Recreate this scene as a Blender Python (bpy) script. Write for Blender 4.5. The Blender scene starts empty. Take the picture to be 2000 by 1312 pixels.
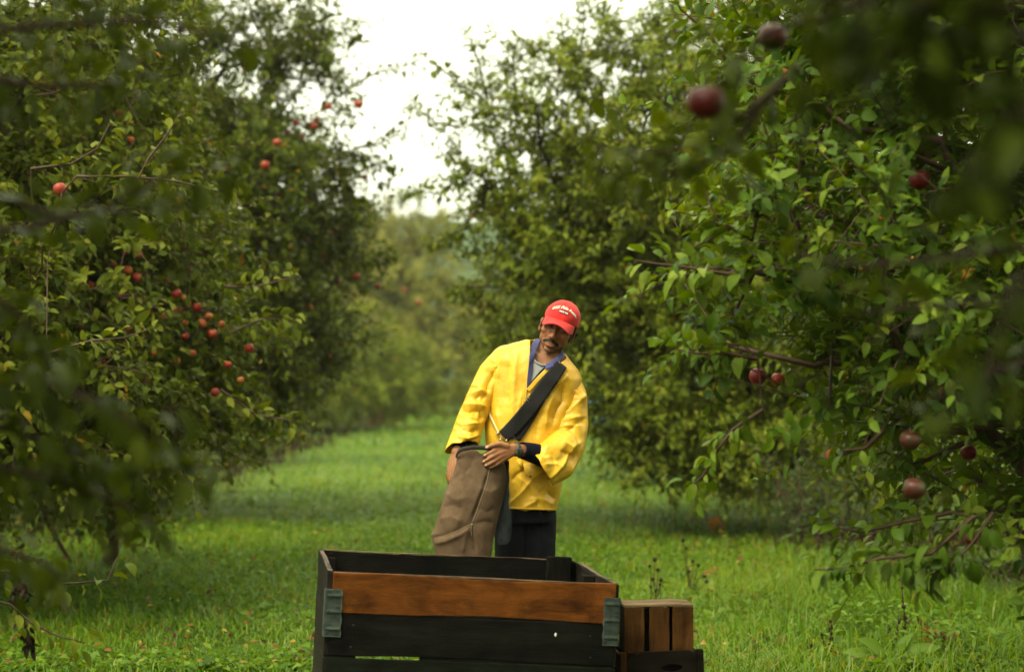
import bpy, bmesh, math, random
import numpy as np
from mathutils import Vector, Matrix, noise as mnoise

R = math.radians
scene = bpy.context.scene
COL = scene.collection

# ------------------------------------------------------------------ camera
F = 4250.0                     # focal length in photo pixels (photo 2000 wide)
CAMZ = 1.5
HOR = 735.0                    # horizon row of the photo
cam_d = bpy.data.cameras.new("camera")
cam_d.sensor_width = 36.0
cam_d.sensor_fit = 'HORIZONTAL'
cam_d.lens = F / 2000.0 * 36.0
cam_d.shift_y = (HOR - 656.0) / 2000.0
cam_d.clip_start = 0.1
cam_d.clip_end = 3000.0
cam_d.dof.use_dof = True
cam_d.dof.focus_distance = 9.7
cam_d.dof.aperture_fstop = 2.2
cam_d.dof.aperture_blades = 9
cam = bpy.data.objects.new("camera", cam_d)
cam.location = (0, 0, CAMZ)
cam.rotation_euler = (R(90), 0, 0)
COL.objects.link(cam)
scene.camera = cam

# ------------------------------------------------------------------ sky and sun
SUN_EL, SUN_AZ = R(52), R(-38)          # azimuth from -Y (behind the camera) towards -X
world = bpy.data.worlds.new("World")
scene.world = world
world.use_nodes = True
wn, wl = world.node_tree.nodes, world.node_tree.links
wn.clear()
w_out = wn.new('ShaderNodeOutputWorld')
w_bg = wn.new('ShaderNodeBackground')
w_sky = wn.new('ShaderNodeTexSky')
w_sky.sky_type = 'NISHITA'
w_sky.sun_disc = False
w_sky.sun_elevation = SUN_EL
w_sky.sun_rotation = R(180) + R(38)
w_sky.dust_density = 4.0
w_hsv = wn.new('ShaderNodeHueSaturation')
w_hsv.inputs['Saturation'].default_value = 0.25
w_tc = wn.new('ShaderNodeTexCoord')
w_sep = wn.new('ShaderNodeSeparateXYZ')
w_ramp = wn.new('ShaderNodeValToRGB')    # overcast cloud deck: brighter overhead than at the horizon
w_ramp.color_ramp.elements[0].position = 0.0
w_ramp.color_ramp.elements[0].color = (0.52, 0.535, 0.40, 1)
w_ramp.color_ramp.elements[1].position = 0.9
w_ramp.color_ramp.elements[1].color = (0.98, 1.0, 0.70, 1)
w_mul = wn.new('ShaderNodeVectorMath'); w_mul.operation = 'SCALE'
w_mul.inputs['Scale'].default_value = 9.6
w_mix = wn.new('ShaderNodeMix'); w_mix.data_type = 'RGBA'
w_mix.inputs['Factor'].default_value = 0.88
wl.new(w_sky.outputs['Color'], w_hsv.inputs['Color'])
wl.new(w_tc.outputs['Generated'], w_sep.inputs['Vector'])
wl.new(w_sep.outputs['Z'], w_ramp.inputs['Fac'])
wl.new(w_ramp.outputs['Color'], w_mul.inputs[0])
wl.new(w_hsv.outputs['Color'], w_mix.inputs['A'])
wl.new(w_mul.outputs['Vector'], w_mix.inputs['B'])
wl.new(w_mix.outputs['Result'], w_bg.inputs['Color'])
w_bg.inputs['Strength'].default_value = 0.15
wl.new(w_bg.outputs['Background'], w_out.inputs['Surface'])

sun_d = bpy.data.lights.new("sun", 'SUN')
sun_d.energy = 1.5
sun_d.angle = R(25)
sun_d.color = (1.0, 0.95, 0.74)
sun = bpy.data.objects.new("sun", sun_d)
sdir = Vector((math.sin(SUN_AZ) * math.cos(SUN_EL), -math.cos(SUN_AZ) * math.cos(SUN_EL), math.sin(SUN_EL)))
sun.rotation_euler = sdir.to_track_quat('Z', 'Y').to_euler()
sun.location = (-6, -8, 12)
COL.objects.link(sun)

scene.view_settings.view_transform = 'Standard'
scene.view_settings.look = 'None'
scene.view_settings.exposure = 1.28
scene.view_settings.gamma = 1.0
scene.view_settings.use_curve_mapping = False
scene.render.engine = 'CYCLES'
scene.cycles.max_bounces = 6
scene.cycles.diffuse_bounces = 2
scene.cycles.glossy_bounces = 2
scene.cycles.transmission_bounces = 4
scene.cycles.transparent_max_bounces = 6
scene.cycles.caustics_reflective = False
scene.cycles.caustics_refractive = False

# ------------------------------------------------------------------ helpers
def pw(u, v, d):
    """photo pixel (2000 x 1312) at distance d -> world point"""
    return np.array([(u - 1000.0) / F * d, d, CAMZ - (v - HOR) / F * d])

def tag(o, label=None, cat=None, group=None, kind=None):
    if label: o['label'] = label
    if cat: o['category'] = cat
    if group: o['group'] = group
    if kind: o['kind'] = kind
    return o

def empty(name, loc, label=None, cat=None, group=None):
    o = bpy.data.objects.new(name, None)
    o.empty_display_size = 0.2
    o.location = tuple(loc)
    COL.objects.link(o)
    return tag(o, label, cat, group)

def mesh_np(name, V, faces_flat, loop_tot, mat, parent=None, smooth=False, attrs=None, org=None):
    """fast mesh from arrays. org: world origin of the object / parent"""
    me = bpy.data.meshes.new(name)
    V = np.asarray(V, dtype=np.float32)
    if org is not None:
        V = V - np.asarray(org, dtype=np.float32)
    me.vertices.add(len(V))
    me.vertices.foreach_set('co', V.ravel())
    faces_flat = np.asarray(faces_flat, dtype=np.int32)
    loop_tot = np.asarray(loop_tot, dtype=np.int32)
    me.loops.add(len(faces_flat))
    me.loops.foreach_set('vertex_index', faces_flat)
    me.polygons.add(len(loop_tot))
    st = np.zeros(len(loop_tot), dtype=np.int32)
    st[1:] = np.cumsum(loop_tot)[:-1]
    me.polygons.foreach_set('loop_start', st)
    try:
        me.polygons.foreach_set('loop_total', loop_tot)
    except Exception:
        pass
    if smooth:
        me.polygons.foreach_set('use_smooth', np.ones(len(loop_tot), dtype=bool))
    me.update(calc_edges=True)
    for k, a in (attrs or {}).items():
        at = me.attributes.new(k, 'FLOAT', 'POINT')
        at.data.foreach_set('value', np.asarray(a, dtype=np.float32))
    if mat is not None:
        for m in (mat if isinstance(mat, (list, tuple)) else [mat]):
            me.materials.append(m)
    o = bpy.data.objects.new(name, me)
    COL.objects.link(o)
    if parent is not None:
        o.parent = parent
    elif org is not None:
        o.location = tuple(org)
    return o

def mesh_list(name, V, faces, mat, parent=None, smooth=False, attrs=None, org=None):
    flat = [i for f in faces for i in f]
    return mesh_np(name, np.array(V), flat, [len(f) for f in faces], mat, parent, smooth, attrs, org)

def hash2(ix, iy, s):
    h = (ix.astype(np.int64) * 374761393 + iy.astype(np.int64) * 668265263 + s * 1274126177) & 0xffffffff
    h = ((h ^ (h >> 13)) * 1103515245) & 0xffffffff
    return ((h ^ (h >> 16)) & 0xffff) / 65535.0

def vnoise(x, y, s=0):
    ix, iy = np.floor(x), np.floor(y)
    fx, fy = x - ix, y - iy
    fx, fy = fx * fx * (3 - 2 * fx), fy * fy * (3 - 2 * fy)
    a, b = hash2(ix, iy, s), hash2(ix + 1, iy, s)
    c, d = hash2(ix, iy + 1, s), hash2(ix + 1, iy + 1, s)
    return (a * (1 - fx) + b * fx) * (1 - fy) + (c * (1 - fx) + d * fx) * fy

def fbm(x, y, s=0, o=4):
    t, a, n = 0.0, 0.5, 0.0
    for k in range(o):
        t = t + a * vnoise(x * 2 ** k, y * 2 ** k, s + k)
        n += a
        a *= 0.5
    return t / n

def nrmz(a):
    return a / np.maximum(np.linalg.norm(a, axis=-1, keepdims=True), 1e-9)

# ------------------------------------------------------------------ materials
def new_mat(name):
    m = bpy.data.materials.new(name)
    m.use_nodes = True
    nt = m.node_tree
    b = nt.nodes['Principled BSDF']
    return m, nt, b

def N(nt, typ, **kw):
    n = nt.nodes.new(typ)
    for k, v in kw.items():
        if k in n.inputs:
            n.inputs[k].default_value = v
        else:
            setattr(n, k, v)
    return n

def ramp(nt, stops):
    r = nt.nodes.new('ShaderNodeValToRGB')
    el = r.color_ramp.elements
    while len(el) > 1:
        el.remove(el[0])
    el[0].position, el[0].color = stops[0][0], (*stops[0][1], 1)
    for p, c in stops[1:]:
        e = el.new(p)
        e.color = (*c, 1)
    return r

def leaf_mat(name, stops, under=(0.11, 0.14, 0.07), trans=0.32, rough=0.42, spec=0.12):
    m, nt, b = new_mat(name)
    L = nt.links
    at = N(nt, 'ShaderNodeAttribute', attribute_name='tint')
    rp = ramp(nt, stops)
    L.new(at.outputs['Fac'], rp.inputs['Fac'])
    geo = N(nt, 'ShaderNodeNewGeometry')
    mx = N(nt, 'ShaderNodeMix', data_type='RGBA')
    hf = N(nt, 'ShaderNodeMath', operation='MULTIPLY'); hf.inputs[1].default_value = 0.55
    L.new(geo.outputs['Backfacing'], hf.inputs[0])
    L.new(hf.outputs[0], mx.inputs['Factor'])
    L.new(rp.outputs['Color'], mx.inputs['A'])
    mx.inputs['B'].default_value = (*under, 1)
    L.new(mx.outputs['Result'], b.inputs['Base Color'])
    b.inputs['Roughness'].default_value = rough
    b.inputs['Specular IOR Level'].default_value = spec
    tr = N(nt, 'ShaderNodeBsdfTranslucent')
    hs = N(nt, 'ShaderNodeHueSaturation', Saturation=1.2, Value=1.55, Hue=0.488)
    L.new(mx.outputs['Result'], hs.inputs['Color'])
    L.new(hs.outputs['Color'], tr.inputs['Color'])
    sh = N(nt, 'ShaderNodeMixShader')
    sh.inputs[0].default_value = trans
    L.new(b.outputs[0], sh.inputs[1]); L.new(tr.outputs[0], sh.inputs[2])
    L.new(sh.outputs[0], nt.nodes['Material Output'].inputs['Surface'])
    return m

def simple_mat(name, col, rough=0.6, spec=0.4, noise=None, bump=None, metallic=0.0, col2=None, sheen=0.0, ncoord='Object'):
    """principled with noise colour variation (scale, amount) and noise bump (scale, strength, distance)"""
    m, nt, b = new_mat(name)
    L = nt.links
    b.inputs['Base Color'].default_value = (*col, 1)
    b.inputs['Roughness'].default_value = rough
    b.inputs['Specular IOR Level'].default_value = spec
    b.inputs['Metallic'].default_value = metallic
    if sheen: b.inputs['Sheen Weight'].default_value = sheen
    tc = N(nt, 'ShaderNodeTexCoord')
    if noise:
        n = N(nt, 'ShaderNodeTexNoise', Scale=noise[0], Detail=6.0, Roughness=0.6)
        L.new(tc.outputs[ncoord], n.inputs['Vector'])
        c2 = col2 or tuple(c * (1 - noise[1]) for c in col)
        rp = ramp(nt, [(0.32, c2), (0.66, col)])
        L.new(n.outputs['Fac'], rp.inputs['Fac'])
        L.new(rp.outputs['Color'], b.inputs['Base Color'])
    if bump:
        n2 = N(nt, 'ShaderNodeTexNoise', Scale=bump[0], Detail=4.0)
        L.new(tc.outputs[ncoord], n2.inputs['Vector'])
        bp = N(nt, 'ShaderNodeBump', Strength=bump[1], Distance=bump[2])
        L.new(n2.outputs['Fac'], bp.inputs['Height'])
        L.new(bp.outputs['Normal'], b.inputs['Normal'])
    return m

def wood_mat(name, ca, cb, cc, rough=0.55, axis='X', bump=0.5):
    """grain along one object axis: ca dark, cb mid, cc light"""
    m, nt, b = new_mat(name)
    L = nt.links
    tc = N(nt, 'ShaderNodeTexCoord')
    mp = N(nt, 'ShaderNodeMapping')
    s = {'X': (1.2, 14, 14), 'Y': (14, 1.2, 14), 'Z': (14, 14, 1.2)}[axis]
    mp.inputs['Scale'].default_value = s
    L.new(tc.outputs['Object'], mp.inputs['Vector'])
    g = N(nt, 'ShaderNodeTexNoise', Scale=3.0, Detail=8.0, Roughness=0.65, Distortion=0.6)
    L.new(mp.outputs['Vector'], g.inputs['Vector'])
    bl = N(nt, 'ShaderNodeTexNoise', Scale=5.0, Detail=5.0, Roughness=0.6)
    L.new(tc.outputs['Object'], bl.inputs['Vector'])
    fine = N(nt, 'ShaderNodeTexNoise', Scale=22.0, Detail=4.0)
    L.new(mp.outputs['Vector'], fine.inputs['Vector'])
    rp = ramp(nt, [(0.25, ca), (0.5, cb), (0.78, cc)])
    ad = N(nt, 'ShaderNodeMath', operation='MULTIPLY_ADD'); ad.inputs[1].default_value = 0.55
    L.new(bl.outputs['Fac'], ad.inputs[0])
    sc = N(nt, 'ShaderNodeMath', operation='MULTIPLY'); sc.inputs[1].default_value = 0.47
    L.new(g.outputs['Fac'], sc.inputs[0]); L.new(sc.outputs[0], ad.inputs[2])
    L.new(ad.outputs[0], rp.inputs['Fac'])
    st = N(nt, 'ShaderNodeTexNoise', Scale=6.5, Detail=7.0, Roughness=0.7, Distortion=0.8)
    mp2 = N(nt, 'ShaderNodeMapping'); mp2.inputs['Scale'].default_value = {'X': (.7, 1.6, 1.6), 'Y': (1.6, .7, 1.6), 'Z': (1.6, 1.6, .7)}[axis]
    L.new(tc.outputs['Object'], mp2.inputs['Vector']); L.new(mp2.outputs['Vector'], st.inputs['Vector'])
    rs = ramp(nt, [(0.30, (.16, .15, .15)), (0.44, (.62, .6, .6)), (0.56, (1, 1, 1))]); L.new(st.outputs['Fac'], rs.inputs['Fac'])
    ms = N(nt, 'ShaderNodeMix', data_type='RGBA', blend_type='MULTIPLY'); ms.inputs['Factor'].default_value = 0.85
    L.new(rp.outputs['Color'], ms.inputs['A']); L.new(rs.outputs['Color'], ms.inputs['B'])
    L.new(ms.outputs['Result'], b.inputs['Base Color'])
    b.inputs['Roughness'].default_value = rough
    b.inputs['Specular IOR Level'].default_value = 0.06
    bp = N(nt, 'ShaderNodeBump', Strength=bump, Distance=0.004)
    L.new(fine.outputs['Fac'], bp.inputs['Height'])
    L.new(bp.outputs['Normal'], b.inputs['Normal'])
    return m
# ------------------------------------------------------------------ ground, hills
def ground_h(x, y):
    return 0.05 * (fbm(x * 0.35, y * 0.35, 3, 3) - 0.5) + 0.02 * (vnoise(x * 1.7, y * 1.7, 9) - 0.5)

def build_ground():
    def axis(parts):
        out = []
        for a, b, n in parts:
            out += list(np.linspace(a, b, n, endpoint=False))
        out.append(parts[-1][1])
        return np.array(out)
    xs = axis([(-290, -60, 12), (-60, -8, 30), (-8, 8, 90), (8, 60, 30), (60, 290, 12)])
    ys = axis([(-35, -5, 10), (-5, 40, 200), (40, 120, 60), (120, 630, 14)])
    X, Y = np.meshgrid(xs, ys)
    Z = np.where((np.abs(X) < 60) & (Y < 120), ground_h(X, Y), 0.0)
    V = np.stack([X.ravel(), Y.ravel(), Z.ravel()], 1)
    nx, ny = len(xs), len(ys)
    i = np.arange(nx - 1)[None, :] + nx * np.arange(ny - 1)[:, None]
    f = np.stack([i, i + 1, i + 1 + nx, i + nx], -1).reshape(-1, 4)
    m, nt, b = new_mat('soil_turf')
    L = nt.links
    tc = N(nt, 'ShaderNodeTexCoord')
    n1 = N(nt, 'ShaderNodeTexNoise', Scale=1.3, Detail=6.0)
    n2 = N(nt, 'ShaderNodeTexNoise', Scale=30.0, Detail=5.0)
    L.new(tc.outputs['Object'], n1.inputs['Vector']); L.new(tc.outputs['Object'], n2.inputs['Vector'])
    r1 = ramp(nt, [(0.35, (0.018, 0.030, 0.005)), (0.6, (0.034, 0.062, 0.008))])
    r2 = ramp(nt, [(0.3, (0.014, 0.018, 0.005)), (0.7, (0.042, 0.070, 0.011))])
    L.new(n1.outputs['Fac'], r1.inputs['Fac']); L.new(n2.outputs['Fac'], r2.inputs['Fac'])
    mx = N(nt, 'ShaderNodeMix', data_type='RGBA'); mx.inputs['Factor'].default_value = 0.5
    L.new(r1.outputs['Color'], mx.inputs['A']); L.new(r2.outputs['Color'], mx.inputs['B'])
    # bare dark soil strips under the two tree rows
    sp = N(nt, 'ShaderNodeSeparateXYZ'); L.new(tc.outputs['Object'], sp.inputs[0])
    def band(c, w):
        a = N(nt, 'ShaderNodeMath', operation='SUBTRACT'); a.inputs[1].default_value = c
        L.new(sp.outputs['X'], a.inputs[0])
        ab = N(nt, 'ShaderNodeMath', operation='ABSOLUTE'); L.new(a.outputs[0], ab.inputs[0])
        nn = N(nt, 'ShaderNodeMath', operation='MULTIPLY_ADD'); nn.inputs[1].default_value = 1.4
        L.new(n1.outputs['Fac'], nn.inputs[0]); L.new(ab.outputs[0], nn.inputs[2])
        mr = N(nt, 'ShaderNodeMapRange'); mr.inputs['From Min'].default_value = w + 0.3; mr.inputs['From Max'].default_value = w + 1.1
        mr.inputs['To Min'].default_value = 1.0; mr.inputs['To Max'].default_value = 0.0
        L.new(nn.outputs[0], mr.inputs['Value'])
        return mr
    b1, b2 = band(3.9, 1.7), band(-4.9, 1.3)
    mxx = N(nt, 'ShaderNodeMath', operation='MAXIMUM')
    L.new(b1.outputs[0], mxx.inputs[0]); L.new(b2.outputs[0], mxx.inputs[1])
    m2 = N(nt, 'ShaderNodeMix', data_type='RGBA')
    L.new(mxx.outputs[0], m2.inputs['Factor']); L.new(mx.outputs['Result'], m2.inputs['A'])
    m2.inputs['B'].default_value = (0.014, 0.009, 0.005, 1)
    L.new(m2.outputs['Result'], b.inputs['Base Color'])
    b.inputs['Roughness'].default_value = 0.9
    b.inputs['Specular IOR Level'].default_value = 0.0
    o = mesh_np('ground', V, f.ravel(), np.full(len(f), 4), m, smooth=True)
    tag(o, kind='structure')
    # far wooded hill
    xs = np.linspace(-285, 285, 150); ys = np.linspace(300, 620, 70)
    X, Y = np.meshgrid(xs, ys)
    t = np.clip((Y - 300) / 130.0, 0, 1); t = t * t * (3 - 2 * t)
    Z = -2 + t * (33 + 5 * (fbm(X * 0.006, Y * 0.01, 21, 3) - 0.5) + X * -0.012) + 3.0 * fbm(X * 0.12, Y * 0.12, 5, 3) * t
    V = np.stack([X.ravel(), Y.ravel(), Z.ravel()], 1)
    nx, ny = len(xs), len(ys)
    i = np.arange(nx - 1)[None, :] + nx * np.arange(ny - 1)[:, None]
    f = np.stack([i, i + 1, i + 1 + nx, i + nx], -1).reshape(-1, 4)
    hm = simple_mat('wooded_hill', (0.05, 0.085, 0.03), 0.95, 0.05, noise=(0.09, 0.6))
    tag(mesh_np('hills', V, f.ravel(), np.full(len(f), 4), hm, smooth=True), kind='structure')

# ------------------------------------------------------------------ grass
def build_grass():
    rng = np.random.default_rng(11)
    specs = [  # d0, d1, per m2, length, width
        (7.0, 10.6, 500, 0.10, 0.0045),
        (10.6, 16.0, 3600, 0.095, 0.0056),
        (16.0, 26.0, 1300, 0.115, 0.0078),
        (26.0, 45.0, 420, 0.15, 0.013),
        (45.0, 100.0, 90, 0.26, 0.028)]
    B, A, Ln, Wd = [], [], [], []
    for d0, d1, den, ln, wd in specs:
        hw1 = 0.2353 * d1 + 0.9
        n = int(den * (d1 - d0) * 2 * hw1)
        x = rng.uniform(-hw1, hw1, n); y = rng.uniform(d0, d1, n)
        k = (np.abs(x) < 0.2353 * y + 0.9)
        # thinner on the bare strips under the trees
        bare = np.maximum(1 - np.abs(x - 3.7) / 1.5, 1 - np.abs(x + 4.8) / 1.4)
        k &= rng.random(n) > np.clip(bare * 1.6, 0, 0.93) * (y > 15)
        clump = fbm(x * 2.3, y * 2.3, 31, 3)
        k &= rng.random(n) < 0.22 + 1.5 * (clump - 0.25)
        x, y, clump = x[k], y[k], clump[k]
        n = len(x)
        hgt = 0.35 + 1.3 * (fbm(x * 0.8, y * 0.8, 17, 3) - 0.2) + 1.6 * np.clip(fbm(x * 2.6, y * 2.6, 19, 2) - .52, 0, 1)
        tall = np.clip((x - 0.085 * y) / 1.0, 0, 1) * np.clip((18 - y) / 2, 0, 1) * (0.35 + 1.3 * vnoise(x * 1.3, y * 1.3, 61))      # ranker grass along the right row
        hgt = hgt * (1 + 1.5 * tall)
        B.append(np.stack([x, y, ground_h(x, y)], 1))
        Ln.append(ln * hgt * rng.uniform(0.45, 1.4, n)); Wd.append(wd * rng.uniform(0.6, 1.5, n))
        A.append(clump)
    P = np.concatenate(B); Ln = np.concatenate(Ln); Wd = np.concatenate(Wd); cl = np.concatenate(A)
    n = len(P)
    az = rng.uniform(0, 2 * math.pi, n)
    lean = np.abs(rng.normal(0.85, 0.42, n))
    lean = np.where(rng.random(n) < 0.28, rng.uniform(1.15, 1.6, n), lean)   # cut blades lying flat
    hd = np.stack([np.cos(az), np.sin(az), np.zeros(n)], 1)
    sd = np.stack([-np.sin(az + rng.normal(0, .6, n)), np.cos(az), np.zeros(n)], 1)
    up = np.array([0, 0, 1.0])
    def pt(t, bend):
        a = lean * (0.5 + bend * t)
        return P + Ln[:, None] * t * (np.sin(a)[:, None] * hd + np.cos(np.minimum(a, 1.75))[:, None] * up)
    p0, p1, p2 = P - up * 0.01, pt(0.55, 0.5), pt(1.0, 1.3)
    p1[:, 2] = np.maximum(p1[:, 2], P[:, 2] + 0.015)
    p2[:, 2] = np.maximum(p2[:, 2], P[:, 2] + 0.012)
    w = Wd[:, None] * sd * 0.5
    V = np.stack([p0 - w, p0 + w, p1 - w * 0.9, p1 + w * 0.9, p2], 1).reshape(-1, 3)
    base = np.arange(n) * 5
    F1 = np.stack([base, base + 1, base + 3, base + 2], 1)
    F2 = np.stack([base + 2, base + 3, base + 4], 1)
    flat = np.concatenate([F1, F2], 1).ravel()
    lt = np.tile([4, 3], n)
    tint = np.clip(-0.08 + 1.0 * fbm(P[:, 0] * 0.55, P[:, 1] * 0.4, 41, 3) * rng.uniform(0.7, 1.3, n) + rng.normal(0, .2, n), 0, 0.86)
    tint = np.where(rng.random(n) < 0.06, rng.uniform(0.86, 1.0, n), tint)
    m = leaf_mat('grass_blade', [(0.0, (0.0327, 0.0701, 0.0021)), (0.4, (0.0938, 0.1833, 0.0042)), (0.72, (0.1683, 0.2750, 0.0085)), (0.86, (0.2550, 0.3127, 0.0238)), (0.93, (0.3366, 0.3127, 0.0634)), (1.0, (0.3060, 0.1510, 0.0264))],
                 under=(0.06, 0.115, 0.010), trans=0.24, rough=0.36, spec=0.2)
    o = mesh_np('grass', V, flat, lt, m, attrs={'tint': np.repeat(tint, 5)})
    tag(o, 'wet mown green grass covering the lane between the trees', 'grass', kind='stuff')
    # clover and broad weed leaves in the turf
    n = 42000
    y = 10.8 + 15 * rng.random(n) ** 1.5
    x = rng.uniform(-1, 1, n) * (0.2353 * y + 0.7)
    k = vnoise(x * 0.9, y * 0.9, 77) > 0.42
    x, y = x[k], y[k]; n = len(x)
    pos = np.stack([x, y, ground_h(x, y) + rng.uniform(0.02, 0.07, n)], 1)
    az = rng.uniform(0, 6.283, n)
    d = nrmz(np.stack([np.cos(az), np.sin(az), rng.uniform(-.2, .5, n)], 1))
    nr = nrmz(np.stack([rng.normal(0, .35, n), rng.normal(0, .35, n), np.ones(n)], 1))
    sz = rng.uniform(0.018, 0.075, n) * np.where(rng.random(n) < .12, 1.6, 1.0)
    V, flat, lt, at = leaf_geo(pos, d, nr, sz, sz * 0.62, rng, False)
    o = mesh_np('clover_leaves', V, flat, lt, MAT['weed'], attrs={'tint': at})
    tag(o, 'low clover and broad weed leaves scattered through the wet turf', 'weeds', kind='stuff')
    # fallen leaves and dead bits lying in the turf
    n = 5200
    y = 10.8 + 24 * rng.random(n) ** 1.4
    x = rng.uniform(-1, 1, n) * (0.2353 * y + 0.7)
    k = rng.random(n) < .25 + .9 * vnoise(x * .5, y * .35, 55)
    x, y = x[k], y[k]; n = len(x)
    pos = np.stack([x, y, ground_h(x, y) + rng.uniform(0.025, 0.085, n)], 1)
    az = rng.uniform(0, 6.283, n)
    d = nrmz(np.stack([np.cos(az), np.sin(az), rng.uniform(-.3, .5, n)], 1))
    nr = nrmz(np.stack([rng.normal(0, .5, n), rng.normal(-.2, .5, n), np.ones(n)], 1))
    sz = rng.uniform(0.02, 0.06, n)
    V, flat, lt, at = leaf_geo(pos, d, nr, sz, sz * rng.uniform(.3, .6, n), rng, True)
    fm = leaf_mat('fallen_leaf', [(0.0, (0.035, 0.016, 0.008)), (0.4, (0.10, 0.038, 0.012)), (0.75, (0.20, 0.095, 0.02)), (1.0, (0.32, 0.22, 0.05))], under=(0.12, 0.07, 0.03))
    o = mesh_np('fallen_leaves', V, flat, lt, fm, smooth=True, attrs={'tint': at})
    tag(o, 'brown and orange fallen leaves lying scattered in the lane grass', 'fallen leaves', kind='stuff')
    # rank broad leaved undergrowth along the right hand trees
    n = 5500
    y = 10.9 + 6 * rng.random(n)
    x = 0.145 * y + np.abs(rng.normal(0, .55, n))
    k = (vnoise(x * 1.6, y * 1.6, 99) > 0.45) & (x < 0.2353 * y + .7)
    x, y = x[k], y[k]; n = len(x)
    pos = np.stack([x, y, ground_h(x, y) + rng.uniform(0.03, 0.20, n)], 1)
    az = rng.uniform(0, 6.283, n)
    d = nrmz(np.stack([np.cos(az), np.sin(az), rng.uniform(-.1, 1.1, n)], 1))
    nr = nrmz(np.stack([rng.normal(0, .4, n), rng.normal(-.2, .4, n), np.ones(n)], 1))
    sz = rng.uniform(0.03, 0.085, n)
    V, flat, lt, at = leaf_geo(pos, d, nr, sz, sz * rng.uniform(.22, .45, n), rng, True)
    o = mesh_np('undergrowth', V, flat, lt, MAT['weed'], smooth=True, attrs={'tint': at})
    tag(o, 'rank broad leaved weeds growing thick beneath the bright green boughs', 'weeds', kind='stuff')

# ------------------------------------------------------------------ leaves and trees
def leaf_geo(pos, dr, nr, L, W, rng, hi, tint=None, curl=None):
    """n leaves -> vertices, flat faces, loop totals, tint per vertex"""
    n = len(pos)
    dr = nrmz(dr)
    nr = nrmz(nr - (nr * dr).sum(1, keepdims=True) * dr)
    sd = np.cross(dr, nr)
    L = np.broadcast_to(L, (n,)); W = np.broadcast_to(W, (n,))
    if tint is None: tint = rng.random(n)
    if curl is None: curl = rng.uniform(0.05, 0.7, n)
    fold = rng.uniform(0.1, 0.75, n)
    twist = rng.normal(0, 0.25, n)
    if hi:
        tpl = np.array([[0, 0], [.25, 0], [.5, 0], [.76, 0], [1, 0],
                        [.17, .66], [.45, 1], [.75, .72], [.17, -.66], [.45, -1], [.75, -.72]], float)
        faces = [(0, 5, 1), (1, 5, 6, 2), (2, 6, 7, 3), (3, 7, 4), (0, 1, 8), (1, 2, 9, 8), (2, 3, 10, 9), (3, 4, 10)]
    else:
        tpl = np.array([[0, 0], [.42, .95], [.5, 0], [.42, -.95], [1, 0]], float)
        faces = [(0, 1, 2), (1, 4, 2), (0, 2, 3), (2, 4, 3)]
    t, s = tpl[:, 0][None, :, None], tpl[:, 1][None, :, None]
    Lx, Wx = L[:, None, None], W[:, None, None] * 0.5
    h = fold[:, None, None] * np.abs(s) * Wx - curl[:, None, None] * Lx * t ** 2 + twist[:, None, None] * s * Wx * t
    V = pos[:, None, :] + dr[:, None, :] * Lx * t * (1 - 0.22 * curl[:, None, None] * t) + sd[:, None, :] * Wx * s + nr[:, None, :] * h
    k = len(tpl)
    fl = np.concatenate([np.array(f) for f in faces])
    flat = (np.arange(n)[:, None] * k + fl[None, :]).ravel()
    lt = np.tile([len(f) for f in faces], n)
    return V.reshape(-1, 3), flat, lt, np.repeat(tint, k)

def tubes(paths, sides=5):
    """list of (points (k,3), radii (k,)) -> V, flat, lt"""
    Vs, Fl, Lt, off = [], [], [], 0
    ang = np.linspace(0, 2 * math.pi, sides, endpoint=False)
    ca, sa = np.cos(ang)[:, None], np.sin(ang)[:, None]
    for P, r in paths:
        P = np.asarray(P, float); k = len(P)
        T = np.gradient(P, axis=0); T = nrmz(T)
        ref = np.array([0, 0, 1.0]) if abs(T[0, 2]) < 0.9 else np.array([1.0, 0, 0])
        a = nrmz(np.cross(T, ref)); b = np.cross(T, a)
        ring = P[:, None, :] + np.asarray(r)[:, None, None] * (a[:, None, :] * ca[None] + b[:, None, :] * sa[None])
        Vs.append(ring.reshape(-1, 3))
        i = np.arange(k - 1)[:, None] * sides + np.arange(sides)[None, :]
        j = np.arange(k - 1)[:, None] * sides + (np.arange(sides)[None, :] + 1) % sides
        q = np.stack([i, j, j + sides, i + sides], -1).reshape(-1, 4) + off
        Fl.append(q.ravel()); Lt.append(np.full(len(q), 4))
        cap = np.arange(sides) + off + (k - 1) * sides
        Fl.append(cap); Lt.append(np.array([sides]))
        off += k * sides
    return np.concatenate(Vs), np.concatenate(Fl), np.concatenate(Lt)

TREES = {}

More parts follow.
